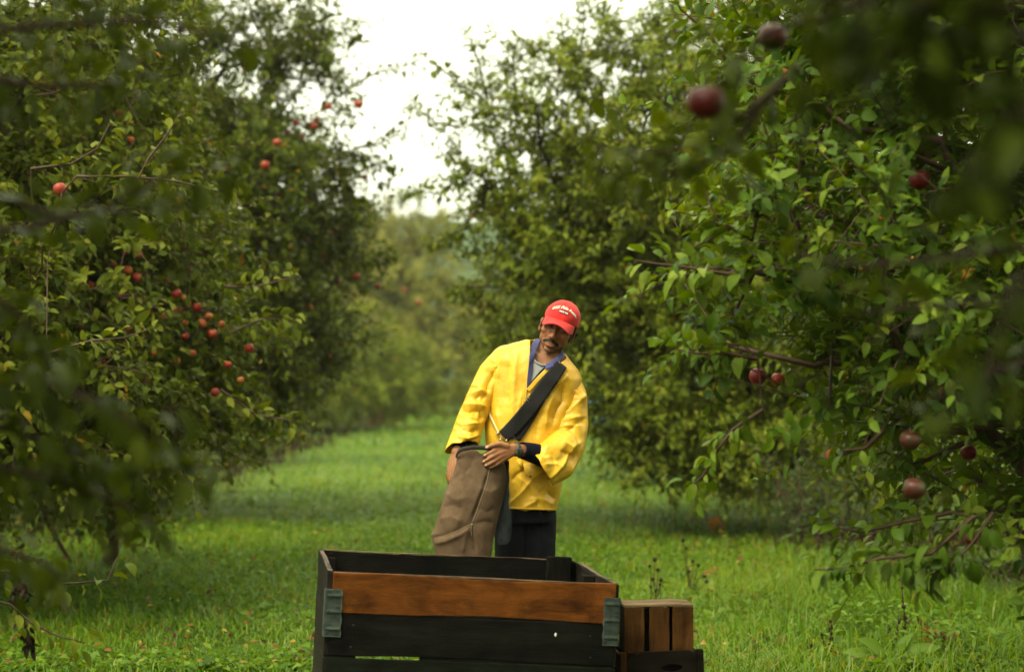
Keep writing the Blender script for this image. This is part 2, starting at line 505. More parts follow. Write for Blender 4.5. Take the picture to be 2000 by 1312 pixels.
def make_tree(key, label, base, lobes, nb, nshoot, shoot_len, nleaf, leafL, seed, lmat, bmat, hi=False,
              stems=1, trunk_h=0.8, trunk_r=0.09, feats=(), upright=0.25, clear=(), outw=0.7, tintr=(0, 1), droop=0.35, name='apple_tree', group='apple trees in two rows along the grass lane', grav0=-0.28, lens_gap=False):
    rng = np.random.default_rng(seed)
    base = np.array([base[0], base[1], float(ground_h(np.array([base[0]]), np.array([base[1]]))[0]) - 0.04])
    lob = np.array([list(l) + [1.0] * (7 - len(l)) for l in lobes], float)
    vol = lob[:, 3] * lob[:, 4] * lob[:, 5] * (lob[:, 6] if lob.shape[1] > 6 else 1)
    pick = rng.choice(len(lob), nb, p=vol / vol.sum())
    dv = nrmz(rng.normal(0, 1, (nb, 3)))
    rad = rng.random(nb) ** 0.42
    pts = lob[pick, :3] + dv * rad[:, None] * lob[pick, 3:6]
    odir = nrmz(dv / lob[pick, 3:6])
    ok = pts[:, 2] > 0.35
    pts, odir, rad = pts[ok], odir[ok], rad[ok]
    # clumps: drop some points by a coarse noise so that gaps open through the crown
    g = fbm(pts[:, 0] * 1.1 + 3 * pts[:, 2], pts[:, 1] * 1.1 + pts[:, 2] * 1.7, seed, 2)
    ok = g > np.quantile(g, 0.2)
    pts, odir, rad = pts[ok], odir[ok], rad[ok]
    # ---- woody skeleton
    cen = lob[:, :3].mean(0)
    nodes = [base.copy()]; par = [-1]
    for s in range(stems):
        off = np.array([0, 0, 0]) if stems == 1 else np.array([(s - 1) * .15, math.sin(s * 2.4) * .12, 0])
        prev = 0
        for h in np.linspace(0, 1, 5)[(1 if stems == 1 else 0):]:
            lean = np.array([(cen[0] - base[0]) * 0.12, (cen[1] - base[1]) * 0.12, 0]) * h
            nodes.append(base + off * (1 + 1.6 * h) + lean + np.array([rng.normal(0, .02), rng.normal(0, .02), trunk_h * h]))
            par.append(prev); prev = len(nodes) - 1
    tip = nodes[-1]
    order = np.argsort(np.linalg.norm(pts - tip, axis=1))
    nodes_a = np.zeros((nb * 14 + 400 + 60 * len(feats), 3)); nn = len(nodes)
    nodes_a[:nn] = np.array(nodes)
    depth = np.zeros(len(nodes_a)); 
    ends = []
    def connect(p):
        nonlocal nn
        dd = np.linalg.norm(nodes_a[3:nn] - p, axis=1) + 0.25 * depth[3:nn]
        j = int(np.argmin(dd)) + 3
        q = nodes_a[j]
        D = np.linalg.norm(p - q)
        k = max(1, min(9, int(D / 0.22)))
        prev = j
        sag = np.array([0, 0, 0.10 * D])
        for s in range(1, k + 1):
            t = s / k
            x = q * (1 - t) + p * t + sag * 4 * t * (1 - t) * 0.5 + rng.normal(0, 0.03, 3) * (t < 1)
            nodes_a[nn] = x; par.append(prev); depth[nn] = depth[prev] + D / k * 0.35
            prev = nn; nn += 1
        return prev
    for i in order:
        ends.append(connect(pts[i]))
    fends = []
    for ft in feats:
        pl = np.array(ft['pts'], float)
        prev = connect(pl[0])
        for p in pl[1:]:
            nodes_a[nn] = p; par.append(prev); depth[nn] = 9; prev = nn; nn += 1
    nodes_a = nodes_a[:nn]; par = np.array(par)
    cnt = np.zeros(nn)
    for e in ends: cnt[e] += 1
    for i in range(nn - 1, 0, -1):
        if cnt[i] == 0: cnt[i] = 0.5
        cnt[par[i]] += cnt[i]
    rr = 0.0042 * np.maximum(cnt, 0.4) ** 0.5
    rr = rr * min(1.6, trunk_r / rr[0]) ** np.clip(np.log(np.maximum(cnt, 1)) / np.log(cnt[0]), 0, 1)
    kids = [[] for _ in range(nn)]
    for i in range(1, nn): kids[par[i]].append(i)
    thick, thin = [], []
    stack = [(0, k) for k in kids[0]]
    while stack:
        a, b2 = stack.pop()
        P, Rr = [nodes_a[a]], [min(rr[a], rr[b2] * 1.25)]
        cur = b2
        while True:
            P.append(nodes_a[cur]); Rr.append(rr[cur])
            if not kids[cur]: break
            ks = sorted(kids[cur], key=lambda q: -cnt[q])
            for q in ks[1:]: stack.append((cur, q))
            cur = ks[0]
        Rr[-1] *= 0.6
        (thick if max(Rr) > 0.013 else thin).append((np.array(P), np.array(Rr)))
    # ---- shoots
    npt = len(pts)
    rep = np.repeat(np.arange(npt), nshoot)
    ns = len(rep)
    sp = pts[rep]
    up = np.array([0, 0, 1.0])
    sdv = nrmz(odir[rep] * outw + rng.normal(0, 0.55, (ns, 3)) + up * upright)
    sl = shoot_len * rng.uniform(0.45, 1.35, ns)
    kl = nleaf
    t = (np.arange(kl) + 0.6)[None, :] / kl + rng.uniform(-.03, .03, (ns, kl))
    grav = -droop * rng.uniform(0.2, 1.2, ns)
    def along(t):
        c = sp[:, None, :] + sdv[:, None, :] * (sl[:, None] * t)[..., None]
        c[..., 2] += grav[:, None] * sl[:, None] * t ** 2
        return c
    lp = along(t)
    sa = nrmz(np.cross(sdv, nrmz(rng.normal(0, 1, (ns, 3))))); sb = np.cross(sdv, sa)
    ph = np.arange(kl)[None, :] * 2.4 + rng.uniform(0, 6.28, ns)[:, None] + rng.normal(0, .3, (ns, kl))
    rv = np.cos(ph)[..., None] * sa[:, None, :] + np.sin(ph)[..., None] * sb[:, None, :]
    ldir = nrmz(sdv[:, None, :] * (0.45 + 0.5 * t[..., None]) + rv * 0.85 + np.array([0, 0, grav0]) + rng.normal(0, .16, (ns, kl, 3)))
    lnrm = nrmz(up * 0.85 + sdv[:, None, :] * 0.45 + odir[rep][:, None, :] * 0.3 + rng.normal(0, .33, (ns, kl, 3)))
    size = leafL * rng.uniform(0.6, 1.25, (ns, kl)) * (1.05 - 0.35 * t)
    tshoot = rng.uniform(tintr[0], tintr[1], ns)
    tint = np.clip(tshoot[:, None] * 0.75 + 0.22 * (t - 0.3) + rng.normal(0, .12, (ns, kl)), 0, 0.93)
    tint = np.where(rng.random((ns, kl)) < 0.007, rng.uniform(0.94, 1.0, (ns, kl)), tint)
    pos, D_, N_, S_, T_ = [lp.reshape(-1, 3)], [ldir.reshape(-1, 3)], [lnrm.reshape(-1, 3)], [size.ravel()], [tint.ravel()]
    tt = np.array([0, 0.5, 1.0])[None, :] * np.ones((ns, 1))
    sc = along(tt)
    # ---- explicit branches
    for ft in feats:
        pl = np.array(ft['pts'], float)
        seg = np.linalg.norm(np.diff(pl, axis=0), axis=1); cum = np.concatenate([[0], np.cumsum(seg)])
        n = ft.get('n', 30); s0 = ft.get('s0', 0.15)
        s = np.linspace(s0, 1.0, n) * cum[-1]
        c = np.stack([np.interp(s, cum, pl[:, a]) for a in range(3)], 1)
        tg = nrmz(np.stack([np.interp(s + .05, cum, pl[:, a]) - np.interp(s - .05, cum, pl[:, a]) for a in range(3)], 1) + 1e-6)
        a_ = nrmz(np.cross(tg, rng.normal(0, 1, 3))); b_ = np.cross(tg, a_)
        per = ft.get('per', 3); ext = ft.get('spur', 0.06)
        for q in range(per):
            phh = rng.uniform(0, 6.28, n)
            rv2 = np.cos(phh)[:, None] * a_ + np.sin(phh)[:, None] * b_
            off = rv2 * ext * rng.random(n)[:, None]
            pos.append(c + off)
            D_.append(nrmz(tg * 0.6 + rv2 * 0.8 + np.array([0, 0, ft.get('g', -0.2)]) + rng.normal(0, .2, (n, 3))))
            N_.append(nrmz(up * 0.9 + tg * 0.3 + rng.normal(0, .35, (n, 3))))
            S_.append(ft.get('L', leafL) * rng.uniform(0.6, 1.2, n))
            T_.append(np.clip(rng.normal(ft.get('tint', 0.5), .15, n), 0, 0.9))
        thin.append((pl, np.linspace(ft.get('r', 0.008), 0.0025, len(pl))))
    pos, D_, N_ = np.concatenate(pos), np.concatenate(D_), np.concatenate(N_)
    S_, T_ = np.concatenate(S_), np.concatenate(T_)
    ok = pos[:, 2] > 0.22
    if lens_gap:
        ok &= ~((pos[:, 1] > -.4) & (pos[:, 1] < 2.5) & (np.abs(pos[:, 0]) < 0.27 * pos[:, 1] + .6) & (np.abs(pos[:, 2] - 1.5) < 0.21 * pos[:, 1] + .2))
    # prune where an apple hangs in the open and where nothing may grow
    for c, r in clear:
        c = np.asarray(c, float); ax = nrmz(np.array([0, 0, CAMZ]) - c)
        rel = pos - c; al = rel @ ax
        lat = np.linalg.norm(rel - al[:, None] * ax, axis=1)
        ok &= ~((lat < r) & (al > -0.05) & (al < 3.2))
    pos, D_, N_, S_, T_ = pos[ok], D_[ok], N_[ok], S_[ok], T_[ok]
    root = empty(name, base, label, 'tree', group)
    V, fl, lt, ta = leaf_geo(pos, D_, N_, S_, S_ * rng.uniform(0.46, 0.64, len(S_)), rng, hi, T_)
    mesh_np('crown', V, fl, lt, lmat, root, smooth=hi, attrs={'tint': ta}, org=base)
    v1 = tubes(thick, 8) if thick else (np.zeros((0, 3)), np.zeros(0, int), np.zeros(0, int))
    keep = rng.random(ns) < 0.8
    v2 = tubes(thin + [(sc[i], np.array([0.0035, 0.0028, 0.0016])) for i in np.nonzero(keep)[0]], 4)
    o1 = len(v1[0])
    mesh_np('trunk', np.concatenate([v1[0], v2[0]]), np.concatenate([v1[1], v2[1] + o1]), np.concatenate([v1[2], v2[2]]), bmat, root, smooth=True, org=base)
    TREES[key] = root
    return root

def make_materials():
    global MAT
    MAT = {}
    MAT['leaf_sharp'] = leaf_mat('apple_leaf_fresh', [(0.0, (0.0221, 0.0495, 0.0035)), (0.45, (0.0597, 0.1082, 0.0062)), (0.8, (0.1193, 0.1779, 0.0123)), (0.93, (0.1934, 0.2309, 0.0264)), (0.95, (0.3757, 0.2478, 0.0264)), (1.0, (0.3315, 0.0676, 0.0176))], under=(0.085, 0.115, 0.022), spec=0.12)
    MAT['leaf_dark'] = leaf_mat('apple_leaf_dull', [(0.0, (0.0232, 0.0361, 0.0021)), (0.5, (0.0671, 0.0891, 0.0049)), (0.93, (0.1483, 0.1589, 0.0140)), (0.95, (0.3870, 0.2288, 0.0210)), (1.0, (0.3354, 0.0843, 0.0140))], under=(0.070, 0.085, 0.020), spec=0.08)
    MAT['leaf_mid'] = leaf_mat('apple_leaf_mid_green', [(0.0, (0.0468, 0.0731, 0.0040)), (0.5, (0.1100, 0.1411, 0.0081)), (0.93, (0.1993, 0.2142, 0.0203)), (1.0, (0.3575, 0.1134, 0.0162))], under=(0.08, 0.10, 0.02), spec=0.08)
    MAT['leaf_olive'] = leaf_mat('pale_olive_leaf', [(0.0, (0.0900, 0.0952, 0.0108)), (0.5, (0.1620, 0.1624, 0.0198)), (0.93, (0.2640, 0.2464, 0.0405)), (1.0, (0.3000, 0.1904, 0.0450))], under=(0.15, 0.16, 0.08))
    MAT['weed'] = leaf_mat('weed_leaf', [(0.0, (0.0256, 0.0595, 0.0036)), (0.6, (0.0680, 0.1360, 0.0072)), (1.0, (0.1280, 0.1955, 0.0180))], under=(0.13, 0.19, 0.05))
    MAT['bark'] = simple_mat('apple_bark', (0.060, 0.038, 0.024), 0.8, 0.2, noise=(14.0, 0.6), bump=(60.0, 0.6, 0.01))
    MAT['twig'] = simple_mat('twig_bark', (0.075, 0.035, 0.020), 0.6, 0.3, noise=(20.0, 0.5))

def B(d, *uv):
    """branch through photo pixels at one distance; entries (u, v) or (u, v, distance)"""
    return [pw(p[0], p[1], p[2] if len(p) > 2 else d) for p in uv]

def build_trees(clear):
    M = MAT
    # ---------------- right hand row
    make_tree('R2', 'nearest sharp bright green apple tree with leafy boughs reaching towards the man', (2.65, 8.9),
              [(2.30, 8.6, 2.9, 1.45, 1.5, 1.2), (1.75, 8.0, 2.15, 1.0, 1.0, .75), (1.95, 8.1, 1.45, .85, .9, .55), (2.4, 8.7, 3.6, 1.5, 1.4, .7), (1.35, 8.1, 2.75, .6, .7, .6), (1.0, 8.0, 1.85, .36, .5, .38, 1.2), (1.05, 8.0, 1.5, .38, .5, .26, 1.2), (1.9, 8.2, 1.05, .55, .6, .30), (2.3, 8.6, 1.6, 1.0, 1.1, .8)],
              820, 4, 0.46, 15, 0.075, 5, M['leaf_sharp'], M['twig'], hi=True, upright=0.75, droop=0.35, grav0=0.0, tintr=(0.0, 1.0), clear=clear.get('R2', ()),
              feats=[dict(pts=B(7.6, (1500, 520), (1420, 535), (1340, 522), (1280, 515), (1238, 508)), n=14, per=3, L=.075, tint=.75),
                     dict(pts=B(7.7, (1640, 560), (1560, 470), (1520, 330), (1490, 240), (1478, 185)), n=22, per=3, tint=.65),
                     dict(pts=B(7.7, (1560, 480), (1470, 470), (1400, 430), (1368, 350)), n=16, per=3, tint=.65),
                     dict(pts=B(7.8, (1480, 700), (1420, 690), (1360, 690), (1322, 682)), n=12, per=3, L=.07, tint=.7),
                     dict(pts=B(7.8, (1490, 800), (1432, 838), (1400, 880), (1372, 930), (1345, 952)), n=14, per=3, L=.06, tint=.65),
                     dict(pts=B(7.8, (1725, 840), (1690, 875), (1640, 880)), n=5, per=1, L=.07, tint=.5, r=.012),
                     dict(pts=B(7.9, (1860, 1000), (1760, 1020), (1680, 1040), (1600, 1020)), n=15, per=3, L=.075, tint=.55),
                     dict(pts=B(7.6, (1900, 1010), (1820, 1080), (1720, 1090), (1640, 1110), (1590, 1112)), n=20, per=3, L=.08, tint=.45, g=-.5),
                     dict(pts=B(7.6, (1940, 1000), (1900, 1060), (1850, 1110), (1790, 1130)), n=14, per=4, L=.08, tint=.35, g=-.6),
                     dict(pts=B(7.8, (1420, 120), (1380, 60), (1330, 20), (1310, -20)), n=14, per=3, tint=.6)])
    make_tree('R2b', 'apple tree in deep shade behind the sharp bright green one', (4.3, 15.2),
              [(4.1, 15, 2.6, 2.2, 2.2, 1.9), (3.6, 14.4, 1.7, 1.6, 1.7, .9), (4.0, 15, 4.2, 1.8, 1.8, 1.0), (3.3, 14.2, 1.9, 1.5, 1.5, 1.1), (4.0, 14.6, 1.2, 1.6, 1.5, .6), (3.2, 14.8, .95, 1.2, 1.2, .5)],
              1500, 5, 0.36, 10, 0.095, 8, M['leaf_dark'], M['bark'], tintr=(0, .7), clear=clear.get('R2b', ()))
    make_tree('R3', 'tall full apple tree rising directly behind the man with white sky through its top', (3.15, 22.3),
              [(2.0, 22, 2.4, 2.5, 2.6, 1.6), (1.6, 21.5, 3.9, 1.9, 2.2, 1.3, .8), (3.1, 22, 4.7, 1.7, 2.0, 1.0, .8), (.55, 21.2, 2.3, 1.05, 1.4, .85), (.35, 21.4, 3.4, .75, 1.0, .7, .7), (1.6, 20.6, 1.5, 1.3, 1.2, .75), (2.3, 21.2, 1.3, 1.9, 1.8, .7), (2.4, 20.8, 1.05, 1.6, 1.0, .55, 1.5), (2.0, 20.5, .85, 1.1, .8, .42, 2.5), (.05, 21, 4.0, .55, .9, .9), (.75, 21.3, 4.15, .8, 1., .65), (-.25, 21, 3.3, .42, .7, .55)],
              2600, 5, 0.42, 10, 0.095, 13, M['leaf_mid'], M['bark'], upright=0.5, tintr=(.15, 1), trunk_h=1.0, trunk_r=.12, clear=clear.get('R3', ()),
              feats=[dict(pts=B(21, (950, 190), (935, 120), (920, 80), (910, 62)), n=24, per=2, L=.10, r=.014),
                     dict(pts=B(21, (920, 330), (860, 380), (810, 372), (785, 378)), n=24, per=3, L=.10, r=.014),
                     dict(pts=B(21, (900, 250), (850, 240), (812, 210), (808, 190)), n=28, per=2, L=.10, r=.014),
                     dict(pts=B(21, (940, 190), (890, 160), (868, 140), (850, 132)), n=24, per=3, L=.10, r=.014),
                     dict(pts=B(21, (920, 440), (860, 470), (835, 480)), n=20, per=3, L=.10, r=.014),
                     dict(pts=B(21, (960, 560), (900, 560), (880, 575)), n=20, per=3, L=.10, r=.014),
                     dict(pts=B(21, (1130, 120), (1140, 50), (1142, -20)), n=28, per=2, L=.10, r=.014),
                     dict(pts=B(21, (1090, 150), (1100, 80), (1096, 30)), n=24, per=2, L=.10, r=.014),
                     dict(pts=B(21, (1010, 190), (1000, 110), (1015, 70)), n=24, per=3, L=.10, r=.014)])
    make_tree('R5', 'dark apple tree between the man and the sharp bright green tree, further along the lane', (4.1, 32),
              [(3.7, 32, 2.5, 2.6, 2.6, 2.0), (4.2, 32, 4.0, 2.2, 2.2, 1.4), (2.9, 31, 1.5, 1.6, 1.6, .9), (3.6, 31, 1.3, 2.2, 2.0, .8), (4.4, 30, 1.0, 2.2, 1.5, .6)],
              900, 5, 0.5, 9, 0.12, 21, M['leaf_dark'], M['bark'], tintr=(0, .7), clear=clear.get('R5', ()))
    make_tree('R4', 'light green low apple tree far along the lane beside the red cap', (2.16, 62.1),
              [(1.49, 62.10, 2.04, 2.84, 3.24, 2.03), (2.97, 62.10, 3.39, 2.70, 2.97, 2.03), (0.27, 61.43, 1.64, 1.62, 2.03, 1.35)],
              700, 5, 0.65, 9, 0.17, 22, M['leaf_mid'], M['bark'], tintr=(.4, 1), clear=clear.get('R4', ()))
    # ---------------- left hand row
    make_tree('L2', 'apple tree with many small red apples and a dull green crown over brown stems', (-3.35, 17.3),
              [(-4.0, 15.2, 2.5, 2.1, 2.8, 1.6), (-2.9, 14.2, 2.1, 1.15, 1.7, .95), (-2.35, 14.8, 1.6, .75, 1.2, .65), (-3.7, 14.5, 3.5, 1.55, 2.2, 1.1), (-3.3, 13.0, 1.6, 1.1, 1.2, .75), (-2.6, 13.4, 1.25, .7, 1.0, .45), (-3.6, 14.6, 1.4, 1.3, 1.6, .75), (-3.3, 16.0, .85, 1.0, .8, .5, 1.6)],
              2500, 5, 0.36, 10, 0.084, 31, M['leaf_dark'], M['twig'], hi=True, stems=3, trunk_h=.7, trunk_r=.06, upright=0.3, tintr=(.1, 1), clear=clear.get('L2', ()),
              feats=[dict(pts=B(11.2, (150, 345), (250, 345), (350, 355), (410, 372), (450, 360)), n=14, per=3, L=.075, tint=.75),
                     dict(pts=B(11.2, (255, 380), (290, 310), (325, 265), (350, 225)), n=10, per=2, L=.075, tint=.85),
                     dict(pts=B(11.0, (90, 690), (180, 665), (240, 660), (300, 640)), n=10, per=3, L=.075, tint=.8),
                     dict(pts=B(12, (60, 330), (140, 320), (190, 290), (215, 240)), n=14, per=3, L=.075, tint=.7),
                     dict(pts=B(13.5, (440, 560), (500, 560), (560, 545), (575, 540)), n=12, per=3, L=.085, tint=.75),
                     dict(pts=B(13.5, (430, 760), (500, 810), (560, 820), (572, 825)), n=12, per=3, L=.085, tint=.75),
                     dict(pts=B(13.5, (450, 650), (520, 620), (575, 630)), n=12, per=3, L=.085, tint=.7)])
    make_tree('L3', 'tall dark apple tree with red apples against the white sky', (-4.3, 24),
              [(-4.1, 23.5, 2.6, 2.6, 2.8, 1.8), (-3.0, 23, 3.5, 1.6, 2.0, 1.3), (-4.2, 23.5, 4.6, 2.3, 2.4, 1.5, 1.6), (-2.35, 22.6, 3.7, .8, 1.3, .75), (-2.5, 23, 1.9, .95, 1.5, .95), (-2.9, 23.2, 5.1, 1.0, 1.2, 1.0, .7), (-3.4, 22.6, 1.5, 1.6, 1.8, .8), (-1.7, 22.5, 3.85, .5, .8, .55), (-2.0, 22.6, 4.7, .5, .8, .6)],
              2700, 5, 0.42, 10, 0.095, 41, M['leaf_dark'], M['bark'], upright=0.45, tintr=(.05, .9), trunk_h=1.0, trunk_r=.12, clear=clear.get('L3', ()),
              feats=[dict(pts=B(22.3, (660, 190), (700, 160), (740, 140), (790, 130), (838, 112)), n=36, per=2, L=.10, r=.014),
                     dict(pts=B(22.3, (690, 290), (740, 280), (790, 260), (806, 200)), n=32, per=2, L=.10, r=.014),
                     dict(pts=B(22.3, (690, 300), (730, 320), (765, 320)), n=24, per=3, L=.10, r=.014),
                     dict(pts=B(22.3, (620, 120), (632, 60), (645, -10)), n=28, per=3, L=.10, r=.014),
                     dict(pts=B(22.3, (690, 500), (740, 510), (772, 500)), n=24, per=3, L=.10, r=.014),
                     dict(pts=B(22.0, (655, 222), (682, 208), (704, 190)), n=14, per=2, L=.085, r=.01),
                     dict(pts=B(22.3, (600, 60), (620, 100), (648, 112)), n=16, per=2, L=.10, r=.014)])
    make_tree('L4', 'low spreading apple tree far along the lane beyond the grass', (-6.09, 60.9),
              [(-5.65, 59.45, 1.79, 3.04, 3.48, 1.89), (-3.77, 59.45, 1.28, 1.89, 2.32, 1.38), (-7.25, 60.90, 3.09, 3.19, 3.19, 2.17), (-2.75, 62.35, 1.06, 1.30, 1.74, 1.16), (-3.0, 60, 1.1, 1.0, 1.5, 1.0), (-4.6, 58.5, .9, 1.6, 1.5, .8)],
              1000, 5, 0.6, 9, 0.165, 51, M['leaf_mid'], M['bark'], tintr=(.3, 1), clear=clear.get('L4', ()))
    make_tree('L5', 'pale olive green tree closing the far end of the lane', (-4.32, 83.7),
              [(-4.05, 82.35, 3.80, 3.24, 4.05, 3.24), (-2.16, 81.00, 2.71, 2.56, 3.24, 2.70), (-5.80, 83.70, 5.15, 3.24, 3.51, 2.70), (-4.05, 82.35, 6.50, 2.16, 2.43, 1.89, 0.80), (-0.94, 82.35, 1.64, 1.35, 2.03, 1.62)],
              1100, 5, 0.85, 9, 0.22, 61, M['leaf_olive'], M['bark'], upright=.6, name='orchard_tree', tintr=(.2, 1), clear=clear.get('L5', ()))
    make_tree('L6', 'yellowish tree between the two rows in front of the hill', (1.35, 111.0),
              [(1.20, 111.00, 3.15, 3.90, 4.50, 3.90), (3.90, 111.00, 4.05, 3.90, 4.50, 3.90), (-1.35, 111.00, 2.25, 2.25, 3.00, 2.55)],
              700, 5, 1.0, 9, 0.27, 62, M['leaf_olive'], M['bark'], upright=.6, name='orchard_tree', tintr=(.2, 1))
    make_tree('L7', 'dense tree filling the row behind the one with many red apples', (-8.0, 24.5),
              [(-7.8, 24, 2.6, 2.6, 2.4, 2.2), (-7.6, 24, 4.4, 2.2, 2.2, 1.5)],
              800, 5, 0.5, 9, 0.12, 63, M['leaf_dark'], M['bark'], tintr=(0, .7))
    # ---------------- out of focus boughs close to the camera
    make_tree('L1', 'blurred apple tree closest to the camera beside the red apple tree', (-2.3, 4.0),
              [(-1.3, 3.8, 3.1, 1.3, 1.8, .5, 1.5), (-2.1, 3.4, 2.2, .9, 1.6, 1.2), (-1.7, 2.6, 2.2, .8, 1.2, 1.1), (-1.9, .4, 2.3, 1.0, 1.6, 1.3), (-.9, 1.9, 3.3, 1.2, 1.6, .5, 1.5), (-1.35, 4.2, 2.3, .5, .5, .2, .5), (-1.75, 4.4, 1.2, .5, .6, .5)],  # lobes overhead, beside and behind the camera are unseen, added to shade the boughs
              1100, 4, 0.28, 10, 0.060, 71, M['leaf_dark'], M['bark'], lens_gap=True, hi=True, droop=.5, tintr=(0, .7), clear=clear.get('L1', ()),
              feats=[dict(pts=B(4.0, (-40, 60), (120, 50), (260, 40), (380, 60), (470, 85)), n=24, per=2, spur=.06, tint=.2),
                     dict(pts=B(4.2, (-60, 150), (90, 170), (200, 165), (300, 150)), n=22, per=2, spur=.06, tint=.2),
                     dict(pts=B(4.0, (-60, 460), (80, 440), (220, 400), (340, 335), (450, 328)), n=24, per=2, spur=.06, tint=.25),
                     dict(pts=B(4.3, (-60, 360), (100, 420), (240, 415), (380, 400)), n=20, per=2, spur=.06, tint=.2),
                     dict(pts=B(3.9, (-80, 820), (60, 850), (180, 900), (290, 930), (400, 905)), n=24, per=2, spur=.06, tint=.25, g=-.5),
                     dict(pts=B(3.9, (-80, 760), (60, 740), (180, 780), (300, 850), (350, 900)), n=24, per=2, spur=.06, tint=.2, g=-.5),
                     dict(pts=B(3.9, (-60, 900), (80, 930), (200, 970), (290, 1010), (300, 1060)), n=24, per=2, spur=.08, tint=.2, g=-.6),
                     dict(pts=B(4.3, (-60, 1060), (20, 1080), (90, 1100), (130, 1140)), n=14, per=2, spur=.08, tint=.2, g=-.5),
                     dict(pts=B(4.1, (-60, 560), (20, 600), (60, 640), (100, 740)), n=18, per=2, spur=.06, tint=.2),
                     dict(pts=B(8.6, (-60, 1105), (40, 1120), (120, 1140), (210, 1133), (228, 1090)), n=9, per=2, L=.07, tint=.5, r=.006),
                     dict(pts=B(8.4, (-60, 1160), (20, 1180), (60, 1215), (110, 1240), (165, 1255)), n=10, per=2, L=.07, tint=.5, r=.006, g=-.5)])
    make_tree('R1', 'blurred dark apple tree overhanging the camera with two large red apples', (2.3, 4.2),
              [(1.2, 3.6, 2.95, 1.3, 1.7, .5, 1.5), (2.0, 3.2, 2.2, .9, 1.6, 1.2), (1.7, 2.4, 2.2, .8, 1.2, 1.1), (1.9, .4, 2.3, 1.0, 1.6, 1.3), (.9, 1.9, 3.3, 1.2, 1.6, .5, 1.5), (1.02, 3.1, 2.24, .32, .5, .18, 1.2)],  # most lobes lie out of frame, put in to darken the boughs below
              1100, 4, 0.28, 10, 0.062, 81, M['leaf_dark'], M['bark'], lens_gap=True, hi=True, droop=.5, tintr=(0, .5), clear=clear.get('R1', ()),
              feats=[dict(pts=B(4.2, (1720, -10), (1600, 40), (1500, 60), (1430, 140), (1370, 190)), n=24, per=2, spur=.08, tint=.3),
                     dict(pts=B(4.3, (1560, 130), (1450, 230), (1350, 290), (1240, 300), (1160, 290)), n=22, per=2, spur=.06, tint=.35),
                     dict(pts=B(4.3, (1480, 220), (1420, 300), (1330, 340), (1200, 330)), n=18, per=2, spur=.06, tint=.35),
                     dict(pts=B(2.7, (2060, 60), (1900, 90), (1750, 100), (1640, 60), (1560, 30)), n=30, per=4, spur=.10, tint=.15),
                     dict(pts=B(2.6, (2060, 10), (1900, 20), (1760, 10), (1600, -10)), n=30, per=4, spur=.10, tint=.15),
                     dict(pts=B(2.6, (2060, 200), (1960, 230), (1900, 300), (1890, 400)), n=20, per=2, spur=.08, tint=.15),
                     dict(pts=B(3.8, (2060, 480), (1880, 500), (1700, 520), (1560, 500)), n=18, per=1, spur=.07, tint=.15),
                     dict(pts=B(3.8, (2060, 600), (1920, 590), (1760, 600), (1660, 620)), n=16, per=1, spur=.07, tint=.15),
                     dict(pts=B(2.6, (2060, 500), (1980, 560), (1940, 700), (1930, 820)), n=16, per=1, spur=.07, tint=.15),
                     dict(pts=B(4.0, (2060, 690), (1960, 720), (1860, 760), (1790, 800)), n=14, per=1, spur=.07, tint=.155)])
# ------------------------------------------------------------------ apples
def apple_mesh(name, seed, mat, smat):
    rng = random.Random(seed)
    nu, nv = 20, 14
    V, Fc = [], []
    for j in range(nv + 1):
        th = math.pi * j / nv
        for i in range(nu):
            ph = 2 * math.pi * i / nu
            lob = 1 + 0.025 * math.cos(5 * ph + seed) * (0.4 + abs(math.cos(th)))
            r = 0.5 * lob * (math.sin(th) ** 0.85 if 0 < j < nv else 0)
            z = 0.46 * math.cos(th) - 0.16 * math.exp(-(r / 0.13) ** 2) * (1 if th < 1.5 else -0.7)
            r *= 1.0 + 0.10 * math.cos(th)
            V.append((r * math.cos(ph), r * math.sin(ph), z))
    for j in range(nv):
        for i in range(nu):
            a, b = j * nu + i, j * nu + (i + 1) % nu
            Fc.append((a, a + nu, b + nu, b))
    me = bpy.data.meshes.new(name)
    me.from_pydata(V, [], Fc)
    bm = bmesh.new(); bm.from_mesh(me)
    bmesh.ops.remove_doubles(bm, verts=bm.verts, dist=1e-4)
    bm.to_mesh(me); bm.free()
    for p in me.polygons: p.use_smooth = True
    me.materials.append(mat)
    st = bpy.data.meshes.new('stalk')
    v, f, l = tubes([(np.array([[0, 0, .28], [.02, .01, .45], [.08, .03, .62]]), np.array([.03, .022, .03]))], 5)
    k = 0; fs = []
    for n in l: fs.append(tuple(f[k:k + n])); k += n
    st.from_pydata([tuple(x) for x in v], [], fs)
    st.materials.append(smat)
    return me, st

